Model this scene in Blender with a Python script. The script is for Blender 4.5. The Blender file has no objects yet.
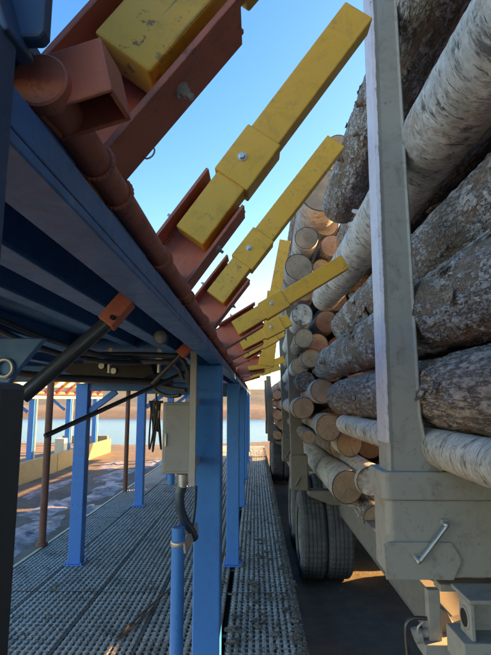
import bpy, bmesh, math, random
from mathutils import Vector, Matrix, noise, Euler
R = math.radians
random.seed(7)
S = bpy.context.scene
C = S.collection

# ------------------------------------------------------------------ camera, sky, sun, exposure
CZ = 2.07                       # eye height above the road
cam_d = bpy.data.cameras.new('camera'); cam = bpy.data.objects.new('camera', cam_d); C.objects.link(cam)
cam_d.sensor_fit = 'VERTICAL'; cam_d.sensor_height = 24.0; cam_d.lens = 495.0/655.0*24.0
cam_d.clip_start = 0.02; cam_d.clip_end = 3000
cam.location = (0, 0, CZ); cam.rotation_euler = (R(90+8.27), 0, R(1.09))
S.camera = cam
SUN_AZ, SUN_EL = 66.0, 22.0     # degrees right of straight ahead / above the horizon
w = bpy.data.worlds.new('World'); S.world = w; w.use_nodes = True
nt = w.node_tree; bg = nt.nodes['Background']
sky = nt.nodes.new('ShaderNodeTexSky'); sky.sky_type = 'NISHITA'; sky.sun_disc = False
sky.sun_elevation = R(SUN_EL); sky.sun_rotation = R(SUN_AZ)
sky.air_density = 1.0; sky.dust_density = 0.6; sky.ozone_density = 2.0
hs_ = nt.nodes.new('ShaderNodeHueSaturation'); hs_.inputs['Saturation'].default_value = 1.42; hs_.inputs['Hue'].default_value = 0.512
nt.links.new(sky.outputs[0], hs_.inputs['Color'])
nt.links.new(hs_.outputs[0], bg.inputs[0]); bg.inputs[1].default_value = 0.065
sl = bpy.data.lights.new('sun', 'SUN'); so = bpy.data.objects.new('sun', sl); C.objects.link(so)
sl.energy = 2.8; sl.angle = R(0.6); sl.color = (1.0, 0.64, 0.33)
sv = Vector((math.sin(R(SUN_AZ))*math.cos(R(SUN_EL)), math.cos(R(SUN_AZ))*math.cos(R(SUN_EL)), math.sin(R(SUN_EL))))
so.rotation_euler = sv.to_track_quat('Z', 'Y').to_euler(); so.location = sv*50
S.view_settings.view_transform = 'Standard'; S.view_settings.look = 'None'
S.view_settings.gamma = 1.0; S.view_settings.use_curve_mapping = False
S.view_settings.exposure = 3.25
S.view_settings.use_white_balance = True; S.view_settings.white_balance_temperature = 10200; S.view_settings.white_balance_tint = 13
S.cycles.max_bounces = 8; S.cycles.diffuse_bounces = 4

RM = cam.rotation_euler.to_matrix()
def P(px, py, Y):
    """the place at distance Y ahead that stands in the photograph at (px, py)"""
    d = RM @ Vector(((px-245.5)/495.0, (327.5-py)/495.0, -1.0))
    return Vector((0, 0, CZ)) + d*(Y/d.y)

# ------------------------------------------------------------------ helpers
class MB:
    def __init__(s): s.v = []; s.f = []; s.sm = []
    def add(s, vs, fs, smooth=False, M=None):
        o = len(s.v)
        s.v += [tuple(M @ Vector(p)) if M else tuple(p) for p in vs]
        s.f += [tuple(i+o for i in f) for f in fs]; s.sm += [smooth]*len(fs)
        return s
    def box(s, a, b, M=None):
        x0, y0, z0 = a; x1, y1, z1 = b
        return s.add([(x0,y0,z0),(x1,y0,z0),(x1,y1,z0),(x0,y1,z0),(x0,y0,z1),(x1,y0,z1),(x1,y1,z1),(x0,y1,z1)],
                     [(0,3,2,1),(4,5,6,7),(0,1,5,4),(1,2,6,5),(2,3,7,6),(3,0,4,7)], False, M)
    def bar(s, p, q, wx, wz, up=(0,0,1)):
        p, q = Vector(p), Vector(q); d = (q-p); L = d.length; d.normalize()
        sx = d.cross(Vector(up)); sx.normalize(); uz = sx.cross(d)
        M = Matrix((( sx.x, d.x, uz.x, p.x),(sx.y, d.y, uz.y, p.y),(sx.z, d.z, uz.z, p.z),(0,0,0,1)))
        return s.box((-wx/2, 0, -wz/2), (wx/2, L, wz/2), M)
    def tube(s, pts, r, n=12, caps=True):
        pts = [Vector(p) for p in pts]; vs = []; fs = []
        ref = Vector((0.13, 0.2, 0.97)); N = len(pts)
        rr = r if isinstance(r, (list, tuple)) else [r]*N
        for i, p in enumerate(pts):
            d = (pts[min(i+1, N-1)]-pts[max(i-1, 0)]).normalized()
            a = d.cross(ref)
            if a.length < 1e-4: a = d.cross(Vector((1, 0, 0)))
            a.normalize(); b = d.cross(a); ref = a.cross(d) if abs(d.dot(ref)) < 0.99 else ref
            for k in range(n):
                t = 2*math.pi*k/n; vs.append(p+(a*math.cos(t)+b*math.sin(t))*rr[i])
        for i in range(N-1):
            for k in range(n):
                fs.append((i*n+k, i*n+(k+1) % n, (i+1)*n+(k+1) % n, (i+1)*n+k))
        s.add(vs, fs, True)
        if caps:
            s.add(vs[:n], [tuple(range(n))[::-1]]); s.add(vs[-n:], [tuple(range(n))])
        return s
    def lathe(s, prof, n=24, M=None, smooth=True):
        """profile of (axial, radius) turned about local X"""
        vs = []; fs = []; m = len(prof)
        for k in range(n):
            t = 2*math.pi*k/n
            for a, r in prof: vs.append((a, r*math.cos(t), r*math.sin(t)))
        for k in range(n):
            k2 = (k+1) % n
            for i in range(m-1): fs.append((k*m+i, k*m+i+1, k2*m+i+1, k2*m+i))
        return s.add(vs, fs, smooth, M)
    def prism(s, poly, y0, y1, M=None):
        """polygon in XZ extruded along Y"""
        n = len(poly)
        vs = [(x, y0, z) for x, z in poly]+[(x, y1, z) for x, z in poly]
        fs = [tuple(range(n)), tuple(range(2*n-1, n-1, -1))]+[(i, i+n, (i+1) % n+n, (i+1) % n) for i in range(n)]
        return s.add(vs, fs, False, M)
    def mesh(s, name, mat):
        me = bpy.data.meshes.new(name); me.from_pydata(s.v, [], s.f)
        me.polygons.foreach_set('use_smooth', s.sm); me.materials.append(mat); me.update()
        bm = bmesh.new(); bm.from_mesh(me); bmesh.ops.recalc_face_normals(bm, faces=bm.faces); bm.to_mesh(me); bm.free()
        return me
    def build(s, name, mat, parent=None, bevel=0.0, loc=None):
        return link(name, s.mesh(name, mat), parent, bevel, loc)

def link(name, me, parent=None, bevel=0.0, loc=None):
    o = bpy.data.objects.new(name, me); C.objects.link(o)
    if parent: o.parent = parent
    if loc is not None: o.location = loc
    if bevel:
        b = o.modifiers.new('bevel', 'BEVEL'); b.width = bevel; b.segments = 2; b.limit_method = 'ANGLE'; b.angle_limit = R(40)
        b.harden_normals = False
    return o
def tag(o, label=None, cat=None, group=None, kind=None):
    for k, v in (('label', label), ('category', cat), ('group', group), ('kind', kind)):
        if v: o[k] = v
    return o
def thing(name, label, cat, loc=(0,0,0), group=None, rot=(0,0,0)):
    o = bpy.data.objects.new(name, None); C.objects.link(o); o.location = loc; o.rotation_euler = rot
    o.empty_display_size = 0.1
    return tag(o, label, cat, group)
def copy_tree(o, parent=None):
    c = o.copy(); C.objects.link(c)
    if parent: c.parent = parent
    for ch in [x for x in S.objects if x.parent == o]: copy_tree(ch, c)
    return c
def sag(p, q, d, n=14, side=(0,0,0)):
    p, q = Vector(p), Vector(q); out = []
    for i in range(n+1):
        t = i/n; h = 4*t*(1-t)
        out.append(p.lerp(q, t)+Vector((side[0]*h, side[1]*h, side[2]*h-d*h)))
    return out

# ------------------------------------------------------------------ materials
class Mat:
    def __init__(s, name):
        s.m = bpy.data.materials.new(name); s.m.use_nodes = True; s.t = s.m.node_tree
        s.b = s.t.nodes['Principled BSDF']; s.co = None
    def n(s, typ, **kw):
        x = s.t.nodes.new('ShaderNode'+typ)
        for k, v in kw.items(): setattr(x, k, v)
        return x
    def l(s, a, b): s.t.links.new(a, b)
    def coord(s, kind='Object', scale=(1,1,1), rnd=True):
        tc = s.n('TexCoord'); mp = s.n('Mapping'); mp.inputs['Scale'].default_value = scale
        src = tc.outputs[kind]
        if rnd:
            oi = s.n('ObjectInfo'); mul = s.n('Math', operation='MULTIPLY'); mul.inputs[1].default_value = 37.0
            s.l(oi.outputs['Random'], mul.inputs[0])
            va = s.n('VectorMath', operation='ADD'); s.l(src, va.inputs[0]); s.l(mul.outputs[0], va.inputs[1]); src = va.outputs[0]
        s.l(src, mp.inputs['Vector']); return mp.outputs[0]
    def noise(s, co, scale, detail=5, rough=0.6, dist=0.0):
        x = s.n('TexNoise'); x.inputs['Scale'].default_value = scale; x.inputs['Detail'].default_value = detail
        x.inputs['Roughness'].default_value = rough; x.inputs['Distortion'].default_value = dist
        s.l(co, x.inputs['Vector']); return x.outputs[0]
    def ramp(s, f, stops):
        x = s.n('ValToRGB'); e = x.color_ramp.elements
        while len(e) < len(stops): e.new(0.5)
        for i, (p, c) in enumerate(stops):
            e[i].position = p; e[i].color = (c, c, c, 1) if not isinstance(c, (tuple, list)) else (*c, 1)
        s.l(f, x.inputs[0]); return x.outputs[0]
    def mix(s, f, a, b, mode='MIX'):
        x = s.n('MixRGB', blend_type=mode)
        for v, i in ((f, 0), (a, 1), (b, 2)):
            if isinstance(v, (int, float)): x.inputs[i].default_value = v if i == 0 else (v, v, v, 1)
            elif isinstance(v, (tuple, list)): x.inputs[i].default_value = (*v, 1)
            else: s.l(v, x.inputs[i])
        return x.outputs[0]
    def bump(s, h, strength=0.3, dist=0.01, prev=None):
        x = s.n('Bump'); x.inputs['Strength'].default_value = strength; x.inputs['Distance'].default_value = dist
        s.l(h, x.inputs['Height'])
        if prev is not None: s.l(prev, x.inputs['Normal'])
        return x.outputs[0]
    def out(s, col=None, rough=None, normal=None, metal=None, spec=None):
        for v, k in ((col, 'Base Color'), (rough, 'Roughness'), (metal, 'Metallic'), (spec, 'Specular IOR Level')):
            if v is None: continue
            if isinstance(v, (int, float)): s.b.inputs[k].default_value = v
            elif isinstance(v, (tuple, list)): s.b.inputs[k].default_value = (*v, 1)
            else: s.l(v, s.b.inputs[k])
        if normal is not None: s.l(normal, s.b.inputs['Normal'])
        return s.m

def paint(name, col, rough=0.42, wear=0.35, chip=(0.10, 0.06, 0.04), dirt=(0.09, 0.08, 0.07), dirt_amt=0.5, fade=0.25):
    m = Mat(name); co = m.coord()
    n1 = m.noise(co, 4.0, 6, 0.65); n2 = m.noise(co, 38.0, 6, 0.7); n3 = m.noise(co, 11.0, 8, 0.75, 0.6)
    streak = m.noise(m.coord(scale=(26, 26, 2.2)), 1.0, 4, 0.6)
    pale = tuple(min(1, c*0.75+0.09) for c in col)
    c = m.mix(m.ramp(n1, [(0.3, 0.0), (0.75, fade)]), col, pale)
    dm = m.mix(1.0, m.ramp(n3, [(0.5, 0.0), (0.72, dirt_amt)]), m.ramp(streak, [(0.35, 0.25), (0.65, 1.0)]), 'MULTIPLY')
    c = m.mix(dm, c, dirt)
    cm = m.mix(1.0, m.ramp(n2, [(0.60, 0.0), (0.63, 1.0)]), m.ramp(n1, [(0.44, 0.0), (0.58, 1.0)]), 'MULTIPLY')
    cm2 = m.mix(1.0, cm, wear, 'MULTIPLY')
    c = m.mix(cm2, c, chip)
    bv = m.n('Bevel'); bv.samples = 4; bv.inputs['Radius'].default_value = 0.007
    ge = m.n('NewGeometry'); dt = m.n('VectorMath', operation='DOT_PRODUCT'); m.l(bv.outputs[0], dt.inputs[0]); m.l(ge.outputs['Normal'], dt.inputs[1])
    ew = m.mix(1.0, m.ramp(dt.outputs['Value'], [(0.80, 1.0), (0.985, 0.0)]), m.ramp(m.noise(co, 22, 6, 0.75), [(0.44, 0.0), (0.60, min(1.0, wear*1.6))]), 'MULTIPLY')
    c = m.mix(ew, c, chip)
    scr = m.noise(m.coord(scale=(3, 60, 60)), 1.0, 3, 0.6)
    c = m.mix(m.mix(1.0, m.ramp(scr, [(0.66, 0.0), (0.70, wear)]), m.ramp(n1, [(0.45, 0.0), (0.6, 1.0)]), 'MULTIPLY'), c, tuple(0.5*x+0.06 for x in chip))
    r = m.ramp(n3, [(0.3, rough-0.08), (0.75, min(0.95, rough+0.3))])
    return m.out(c, r, m.bump(n2, 0.2, 0.004))

M_BLUE = paint('blue_paint', (0.008, 0.15, 0.36), 0.40, 0.7, fade=0.2)
M_BLUE2 = paint('blue_paint_post', (0.0, 0.215, 0.60), 0.42, 0.5, fade=0.04, dirt_amt=0.35)
M_BLUE_SHADE = paint('shaded_blue_paint', (0.008, 0.06, 0.135), 0.45, 0.6)  # the blue paint darkened so the near end parts look shaded
M_RED = paint('red_paint', (0.58, 0.125, 0.065), 0.5, 0.8, fade=0.4, dirt=(0.12, 0.075, 0.06), dirt_amt=0.7)
M_YEL = paint('yellow_paint', (0.86, 0.40, 0.03), 0.45, 0.8, chip=(0.15, 0.09, 0.05), dirt=(0.27, 0.18, 0.07), fade=0.35, dirt_amt=0.7)
M_TRL = paint('grey_trailer_paint', (0.33, 0.315, 0.275), 0.5, 0.4, dirt=(0.16, 0.13, 0.10), fade=0.3, dirt_amt=0.9)
M_TRL2 = paint('pale_lavender_paint', (0.52, 0.50, 0.55), 0.5, 0.6, dirt=(0.42, 0.24, 0.30), fade=0.3, dirt_amt=0.6)
M_TRK = paint('beige_truck_paint', (0.165, 0.15, 0.12), 0.55, 0.5, dirt=(0.11, 0.09, 0.07), dirt_amt=0.8)
M_CAB = paint('grey_cabinet_paint', (0.30, 0.32, 0.32), 0.45, 0.15, dirt=(0.2, 0.19, 0.17), fade=0.15)
M_DGREY = paint('dark_grey_paint', (0.05, 0.05, 0.05), 0.5, 0.2, fade=0.05, dirt=(0.06, 0.055, 0.05))
M_STRUT = paint('strut_grey', (0.42, 0.42, 0.40), 0.45, 0.2, dirt=(0.2, 0.18, 0.15))
M_CREAM = paint('cream_paint', (0.70, 0.62, 0.42), 0.5, 0.4)
M_RUST = paint('rusty_red_pipe', (0.22, 0.075, 0.04), 0.7, 0.6, dirt=(0.10, 0.05, 0.03), dirt_amt=0.8)

def metal(name, col, rough, dirt=0.5):
    m = Mat(name); co = m.coord(); n = m.noise(co, 30, 6, 0.7); n2 = m.noise(co, 8, 5, 0.6)
    c = m.mix(m.ramp(n2, [(0.4, 0.0), (0.75, dirt)]), col, (0.09, 0.075, 0.06))
    return m.out(c, m.ramp(n, [(0.3, rough-0.1), (0.7, rough+0.2)]), m.bump(n, 0.1, 0.003), 0.75)
M_ZINC = metal('zinc_steel', (0.55, 0.56, 0.55), 0.38)
M_STEEL = metal('dark_oily_steel', (0.10, 0.10, 0.105), 0.36)
def plain(name, col, rough=0.6, var=0.3, scale=12):
    m = Mat(name); co = m.coord(); n = m.noise(co, scale, 6, 0.65)
    c = m.mix(m.ramp(n, [(0.35, 0.0), (0.7, 1.0)]), tuple(x*(1-var) for x in col), tuple(min(1, x*(1+var)) for x in col))
    return m.out(c, rough, m.bump(n, 0.15, 0.004))
M_RUBBER = plain('black_rubber', (0.025, 0.025, 0.027), 0.55)
M_HOSE = plain('hydraulic_hose', (0.04, 0.055, 0.07), 0.45)
M_CONDUIT = plain('blue_grey_conduit', (0.02, 0.055, 0.095), 0.4)
M_HOLE = plain('dark_cavity', (0.015, 0.012, 0.012), 0.9)
M_WHITE = plain('white_plastic', (0.75, 0.75, 0.73), 0.4, 0.05)
M_GAUGE = plain('grey_lamp_face', (0.20, 0.23, 0.25), 0.35, 0.15, 60)

def tyre_mat():
    m = Mat('dusty_tyre'); co = m.coord(); n = m.noise(co, 6, 6, 0.7); n2 = m.noise(co, 60, 4, 0.6)
    c = m.mix(m.ramp(n, [(0.3, 0.15), (0.75, 0.85)]), (0.035, 0.035, 0.037), (0.13, 0.125, 0.12))
    return m.out(c, 0.8, m.bump(n2, 0.25, 0.004))
M_TYRE = tyre_mat()

def deck_mat():
    m = Mat('ribbed_walkway_steel'); co = m.coord('Object', rnd=True)
    n = m.noise(co, 3.0, 6, 0.7); n2 = m.noise(co, 45, 6, 0.75); n3 = m.noise(m.coord(scale=(1, 9, 1)), 6.0, 5, 0.7)
    geo = m.n('NewGeometry'); sep = m.n('SeparateXYZ'); tc = m.n('TexCoord'); m.l(tc.outputs['Object'], sep.inputs[0])
    low = m.n('MapRange'); m.l(sep.outputs['Z'], low.inputs[0]); low.inputs[1].default_value = -0.008; low.inputs[2].default_value = -0.021
    c = m.mix(m.ramp(n3, [(0.35, 0.0), (0.7, 1.0)]), (0.46, 0.405, 0.335), (0.64, 0.58, 0.50))
    c = m.mix(m.ramp(n2, [(0.5, 0.0), (0.68, 0.8)]), c, (0.11, 0.09, 0.07))
    c = m.mix(m.ramp(n, [(0.52, 0.0), (0.72, 0.7)]), c, (0.12, 0.10, 0.08))
    c = m.mix(low.outputs[0], c, (0.17, 0.145, 0.115))     # mud packed in the grooves
    return m.out(c, m.ramp(n2, [(0.3, 0.38), (0.7, 0.75)]), m.bump(n2, 0.35, 0.006), 0.1)
M_DECK = deck_mat()

def ground_mat():
    m = Mat('churned_mud'); co = m.coord('Object', rnd=False)
    a = m.noise(co, 0.5, 8, 0.65, 0.5); b = m.noise(co, 5.0, 8, 0.72); g = m.noise(co, 38.0, 5, 0.7)
    tr = m.noise(m.coord('Object', (2.2, 0.12, 1), False), 1.0, 5, 0.6, 0.3)
    c = m.mix(m.ramp(a, [(0.35, 0.0), (0.7, 1.0)]), (0.105, 0.09, 0.068), (0.20, 0.155, 0.095))
    c = m.mix(m.ramp(b, [(0.4, 0.0), (0.72, 0.7)]), c, (0.055, 0.047, 0.04))
    c = m.mix(m.ramp(g, [(0.55, 0.0), (0.75, 0.5)]), c, (0.24, 0.20, 0.155))
    h = m.mix(0.5, m.mix(0.6, b, tr), g)
    r = m.ramp(a, [(0.3, 0.95), (0.62, 0.8), (0.8, 0.45)])
    return m.out(c, r, m.bump(h, 0.7, 0.06))
M_MUD = ground_mat()
def snow_mat():
    m = Mat('dirty_ice'); co = m.coord(rnd=True); n = m.noise(co, 3.5, 8, 0.75, 0.5); g = m.noise(co, 25, 5, 0.7)
    c = m.mix(m.ramp(n, [(0.38, 0.0), (0.62, 1.0)]), (0.30, 0.30, 0.31), (0.11, 0.09, 0.075))
    return m.out(c, m.ramp(n, [(0.3, 0.25), (0.6, 0.8)]), m.bump(g, 0.3, 0.01))
M_SNOW = snow_mat()
def water_mat():
    m = Mat('lake_water'); co = m.coord('Object', (1, 2.2, 1), False); n = m.noise(co, 1.6, 4, 0.6)
    return m.out((0.02, 0.08, 0.15), 0.22, m.bump(n, 0.6, 0.12))
M_WATER = water_mat()
def hill_mat(name, a, b, sc):
    m = Mat(name); co = m.coord(rnd=False); n = m.noise(co, sc, 8, 0.7); n2 = m.noise(co, sc*8, 5, 0.7)
    c = m.mix(m.ramp(n, [(0.4, 0.0), (0.62, 1.0)]), a, b); c = m.mix(m.ramp(n2, [(0.4, 0.0), (0.7, 0.5)]), c, tuple(x*0.5 for x in a))
    return m.out(c, 0.95, m.bump(n2, 0.5, 1.0))
M_HILL = hill_mat('far_hillside', (0.055, 0.075, 0.07), (0.10, 0.105, 0.08), 0.05)
M_WOODS = hill_mat('far_woods', (0.075, 0.085, 0.07), (0.12, 0.115, 0.09), 0.05)
M_PLANKY = paint('yellow_kerb_paint', (0.40, 0.27, 0.10), 0.6, 0.6, chip=(0.3, 0.22, 0.13))

def bark(name, base, light, dark, kind):
    """kind: birch (smooth, dark streaks round the stem), rough (plates), peel (patchy)"""
    m = Mat(name); at = m.n('Attribute', attribute_name='relief'); h = at.outputs['Fac']
    big = m.noise(m.coord(scale=(3, 1.1, 3)), 1.6, 6, 0.65, 0.5)
    ringy = m.noise(m.coord(scale=(15, 66, 15)), 1.3, 5, 0.62, 0.3)
    ringb = m.noise(m.coord(scale=(6, 11, 6)), 1.6, 6, 0.7, 0.5)
    grain = m.noise(m.coord(scale=(34, 12, 34)), 1.6, 7, 0.75)
    fine = m.noise(m.coord(scale=(60, 60, 60)), 2.2, 5, 0.7)
    c = m.mix(m.ramp(big, [(0.36, 0.0), (0.64, 1.0)]), base, light)
    def cracks(sc, dist):
        cc = m.coord(scale=sc); nz = m.n('TexNoise'); nz.inputs['Scale'].default_value = 2.6; nz.inputs['Detail'].default_value = 4; m.l(cc, nz.inputs['Vector'])
        va = m.n('VectorMath', operation='MULTIPLY_ADD'); m.l(nz.outputs['Color'], va.inputs[0]); va.inputs[1].default_value = (dist,)*3; m.l(cc, va.inputs[2])
        vo = m.n('TexVoronoi', feature='DISTANCE_TO_EDGE'); vo.inputs['Scale'].default_value = 1.0; m.l(va.outputs[0], vo.inputs['Vector']); return vo.outputs['Distance']
    if kind == 'birch':
        mott = m.noise(m.coord(scale=(9, 14, 9)), 2.2, 8, 0.78, 0.6)
        c = m.mix(m.ramp(mott, [(0.42, 0.0), (0.62, 0.75)]), c, (base[0]*0.55, base[1]*0.53, base[2]*0.47))
        c = m.mix(m.ramp(mott, [(0.62, 0.0), (0.70, 0.9)]), c, dark)
        c = m.mix(m.ramp(ringy, [(0.58, 0.0), (0.66, 0.9)]), c, dark)
        c = m.mix(m.ramp(ringb, [(0.54, 0.0), (0.64, 0.8)]), c, tuple(x*0.8 for x in dark))
        c = m.mix(m.ramp(m.noise(m.coord(), 5, 6, 0.7), [(0.57, 0.0), (0.68, 0.75)]), c, (0.30, 0.18, 0.10))
        bh = m.mix(0.5, mott, fine); st = 0.7
    elif kind == 'rough':
        ck = cracks((50, 13, 50), 1.7); ck2 = cracks((110, 34, 110), 1.3)
        c = m.mix(m.ramp(grain, [(0.40, 0.0), (0.68, 0.55)]), c, (base[0]*0.6, base[1]*0.55, base[2]*0.5))
        c = m.mix(m.ramp(ck2, [(0.0, 0.5), (0.10, 0.0)]), c, dark)
        c = m.mix(m.ramp(ck, [(0.02, 0.95), (0.13, 0.0)]), c, dark)
        c = m.mix(m.ramp(h, [(0.20, 0.75), (0.36, 0.0)]), c, m.mix(m.ramp(fine, [(0.4, 0.0), (0.65, 1.0)]), (0.17, 0.095, 0.055), (0.30, 0.19, 0.12)))
        c = m.mix(m.ramp(h, [(0.62, 0.0), (0.85, 0.65)]), c, light)
        c = m.mix(m.ramp(m.noise(m.coord(), 4, 7, 0.75), [(0.66, 0.0), (0.74, 0.7)]), c, (0.30, 0.17, 0.09))
        bh = m.mix(0.55, m.mix(0.5, grain, fine), m.mix(0.4, m.ramp(ck, [(0.0, 0.0), (0.16, 1.0)]), m.ramp(ck2, [(0.0, 0.0), (0.2, 1.0)]))); st = 1.0
    else:
        ck = cracks((34, 5, 34), 1.6)
        c = m.mix(m.ramp(grain, [(0.40, 0.0), (0.62, 0.75)]), c, dark)
        c = m.mix(m.ramp(ck, [(0.0, 0.85), (0.12, 0.0)]), c, dark)
        c = m.mix(m.ramp(m.noise(m.coord(scale=(1.5, 1, 1.5)), 3.5, 7, 0.72), [(0.55, 0.0), (0.64, 0.8)]), c, (0.30, 0.17, 0.09))
        c = m.mix(m.ramp(ringb, [(0.62, 0.0), (0.72, 0.7)]), c, tuple(x*0.7 for x in dark))
        bh = m.mix(0.5, m.mix(0.5, grain, fine), m.ramp(ck, [(0.0, 0.0), (0.16, 1.0)])); st = 0.9
    oi = m.n('ObjectInfo'); hs = m.n('HueSaturation'); m.l(c, hs.inputs['Color'])
    mr = m.n('MapRange'); m.l(oi.outputs['Random'], mr.inputs[0]); mr.inputs[3].default_value = 0.75; mr.inputs[4].default_value = 1.2
    m.l(mr.outputs[0], hs.inputs['Value'])
    return m.out(hs.outputs[0], 0.9, m.bump(bh, st, 0.008))
B_WHITE = bark('white_birch_bark', (0.50, 0.49, 0.46), (0.66, 0.64, 0.60), (0.07, 0.065, 0.06), 'birch')
B_GREY = bark('grey_birch_bark', (0.40, 0.395, 0.365), (0.62, 0.61, 0.57), (0.035, 0.03, 0.027), 'birch')
B_ROUGH = bark('rough_plated_bark', (0.38, 0.355, 0.34), (0.66, 0.63, 0.61), (0.035, 0.027, 0.023), 'rough')
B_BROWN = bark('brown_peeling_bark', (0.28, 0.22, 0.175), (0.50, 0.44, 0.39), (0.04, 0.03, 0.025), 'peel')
B_MOSS = bark('mossy_frosted_bark', (0.22, 0.20, 0.14), (0.66, 0.66, 0.67), (0.06, 0.06, 0.03), 'rough')
B_RIM = bark('bark_rim', (0.11, 0.08, 0.06), (0.17, 0.13, 0.10), (0.05, 0.04, 0.03), 'peel')
BARK = dict(white=B_WHITE, grey=B_GREY, rough=B_ROUGH, brown=B_BROWN, moss=B_MOSS)

def cut_mat():
    m = Mat('sawn_wood_end'); tc = m.n('TexCoord'); sep = m.n('SeparateXYZ'); m.l(tc.outputs['Object'], sep.inputs[0])
    cmb = m.n('CombineXYZ'); m.l(sep.outputs['X'], cmb.inputs[0]); m.l(sep.outputs['Z'], cmb.inputs[1])
    ln = m.n('VectorMath', operation='LENGTH'); m.l(cmb.outputs[0], ln.inputs[0])
    co = m.coord(); nz = m.noise(co, 9, 5, 0.65); fine = m.noise(co, 90, 4, 0.7)
    ad = m.n('Math', operation='MULTIPLY_ADD'); m.l(nz, ad.inputs[0]); ad.inputs[1].default_value = 0.05; m.l(ln.outputs['Value'], ad.inputs[2])
    wv = m.n('Math', operation='MULTIPLY'); m.l(ad.outputs[0], wv.inputs[0]); wv.inputs[1].default_value = 380.0
    sn = m.n('Math', operation='SINE'); m.l(wv.outputs[0], sn.inputs[0])
    rg = m.n('MapRange'); m.l(sn.outputs[0], rg.inputs[0]); rg.inputs[1].default_value = -1
    c = m.mix(m.ramp(nz, [(0.35, 0.0), (0.68, 1.0)]), (0.52, 0.37, 0.235), (0.42, 0.275, 0.165))
    c = m.mix(m.mix(1.0, rg.outputs[0], 0.45, 'MULTIPLY'), c, (0.20, 0.115, 0.065))
    rr = m.n('MapRange'); m.l(ad.outputs[0], rr.inputs[0]); rr.inputs[1].default_value = 0.02; rr.inputs[2].default_value = 0.07; rr.inputs[3].default_value = 0.6; rr.inputs[4].default_value = 0.0
    c = m.mix(rr.outputs[0], c, (0.36, 0.20, 0.10))
    oi = m.n('ObjectInfo'); mr = m.n('MapRange'); m.l(oi.outputs['Random'], mr.inputs[0]); mr.inputs[3].default_value = 0.0; mr.inputs[4].default_value = 0.45
    c = m.mix(mr.outputs[0], c, (0.25, 0.205, 0.165))
    an = m.n('Math', operation='ARCTAN2'); m.l(sep.outputs['X'], an.inputs[0]); m.l(sep.outputs['Z'], an.inputs[1])
    ca = m.n('CombineXYZ'); m.l(an.outputs[0], ca.inputs[0]); m.l(mr.outputs[0], ca.inputs[1])
    sl_ = m.noise(ca.outputs[0], 4.5, 3, 0.6)
    c = m.mix(m.ramp(sl_, [(0.65, 0.0), (0.70, 0.6)]), c, (0.07, 0.045, 0.03))
    big = m.noise(co, 5, 4, 0.6); c = m.mix(m.ramp(big, [(0.45, 0.0), (0.7, 0.6)]), c, (0.15, 0.11, 0.08))
    c = m.mix(m.ramp(m.noise(co, 18, 6, 0.75), [(0.58, 0.0), (0.7, 0.7)]), c, (0.14, 0.10, 0.07))
    return m.out(c, 0.85, m.bump(m.mix(0.5, fine, rg.outputs[0]), 0.35, 0.004))
M_CUT = cut_mat()
def twig_mat():
    m = Mat('bark_scrap'); co = m.coord(); n = m.noise(co, 20, 6, 0.7)
    c = m.mix(m.ramp(n, [(0.35, 0.0), (0.7, 1.0)]), (0.10, 0.075, 0.055), (0.26, 0.21, 0.16))
    return m.out(c, 0.9, m.bump(n, 0.5, 0.006))
M_SCRAP = twig_mat()

# ------------------------------------------------------------------ ground, lake, far shore
def grid(name, xs, ys, zf, mat):
    vs = [(x, y, zf(x, y)) for y in ys for x in xs]; n = len(xs)
    fs = [(j*n+i, j*n+i+1, (j+1)*n+i+1, (j+1)*n+i) for j in range(len(ys)-1) for i in range(n-1)]
    me = bpy.data.meshes.new(name); me.from_pydata(vs, [], fs); me.polygons.foreach_set('use_smooth', [True]*len(fs)); me.materials.append(mat)
    return link(name, me)
def sm(a, b, x):
    t = max(0, min(1, (x-a)/(b-a))); return t*t*(3-2*t)
def shore(x): return 26+1.5*math.sin(x*0.11)+0.8*math.sin(x*0.37)
def gz(x, y):
    n = noise.noise(Vector((x*0.8, y*0.5, 0)))*0.03+noise.noise(Vector((x*2.6, y*1.6, 3)))*0.02
    under = sm(0.3, 0.0, x)*sm(-2.8, -2.6, x)
    z = n*(1-0.9*under)-0.03
    z -= 1.6*sm(shore(x)-1, shore(x)+5, y)
    if x > 3.5 and y < 24: z += 2.75*sm(3.8, 4.7, x)*sm(7.2, 5.8, x)*sm(22, 16, y)*(1-0.97*sm(7.1, 7.5, y)*sm(8.9, 8.5, y))*(1+0.15*noise.noise(Vector((x, y*0.7, 4))))  # bank added out of view to block low sun; notch lets a patch through
    z += 2.2*sm(60, 70, y+2*math.sin(x*0.05))
    return z
xs = sorted(set([-600, -300, -150, -80, -45, -30, -22]+[-16+0.25*i for i in range(97)]+[8, 12, 18, 30, 60, 120, 300, 600]))
ys = sorted(set([-60, -20, -8, -3]+[-1+0.25*i for i in range(120)]+[30, 32, 36, 45, 55, 60, 63, 66, 70, 80, 120, 300, 900]))
tag(grid('ground', xs, ys, gz, M_MUD), kind='structure')
wat = grid('lake', [-500, -200, -60, -20, 0, 20, 60, 200, 500], [24, 30, 40, 55, 75], lambda x, y: -0.48, M_WATER); tag(wat, kind='structure')
def hz(x, y):
    t = (y-72)/300
    return -0.6+13*sm(0, 0.9, t)*(0.75+0.5*noise.noise(Vector((x*0.008, 2.2, 0))))+2.0*noise.noise(Vector((x*0.03, y*0.03, 5)))*sm(0, .1, t)
tag(grid('hills', [-600+15*i for i in range(81)], [72+12*i for i in range(27)], hz, M_HILL), kind='structure')
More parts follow.
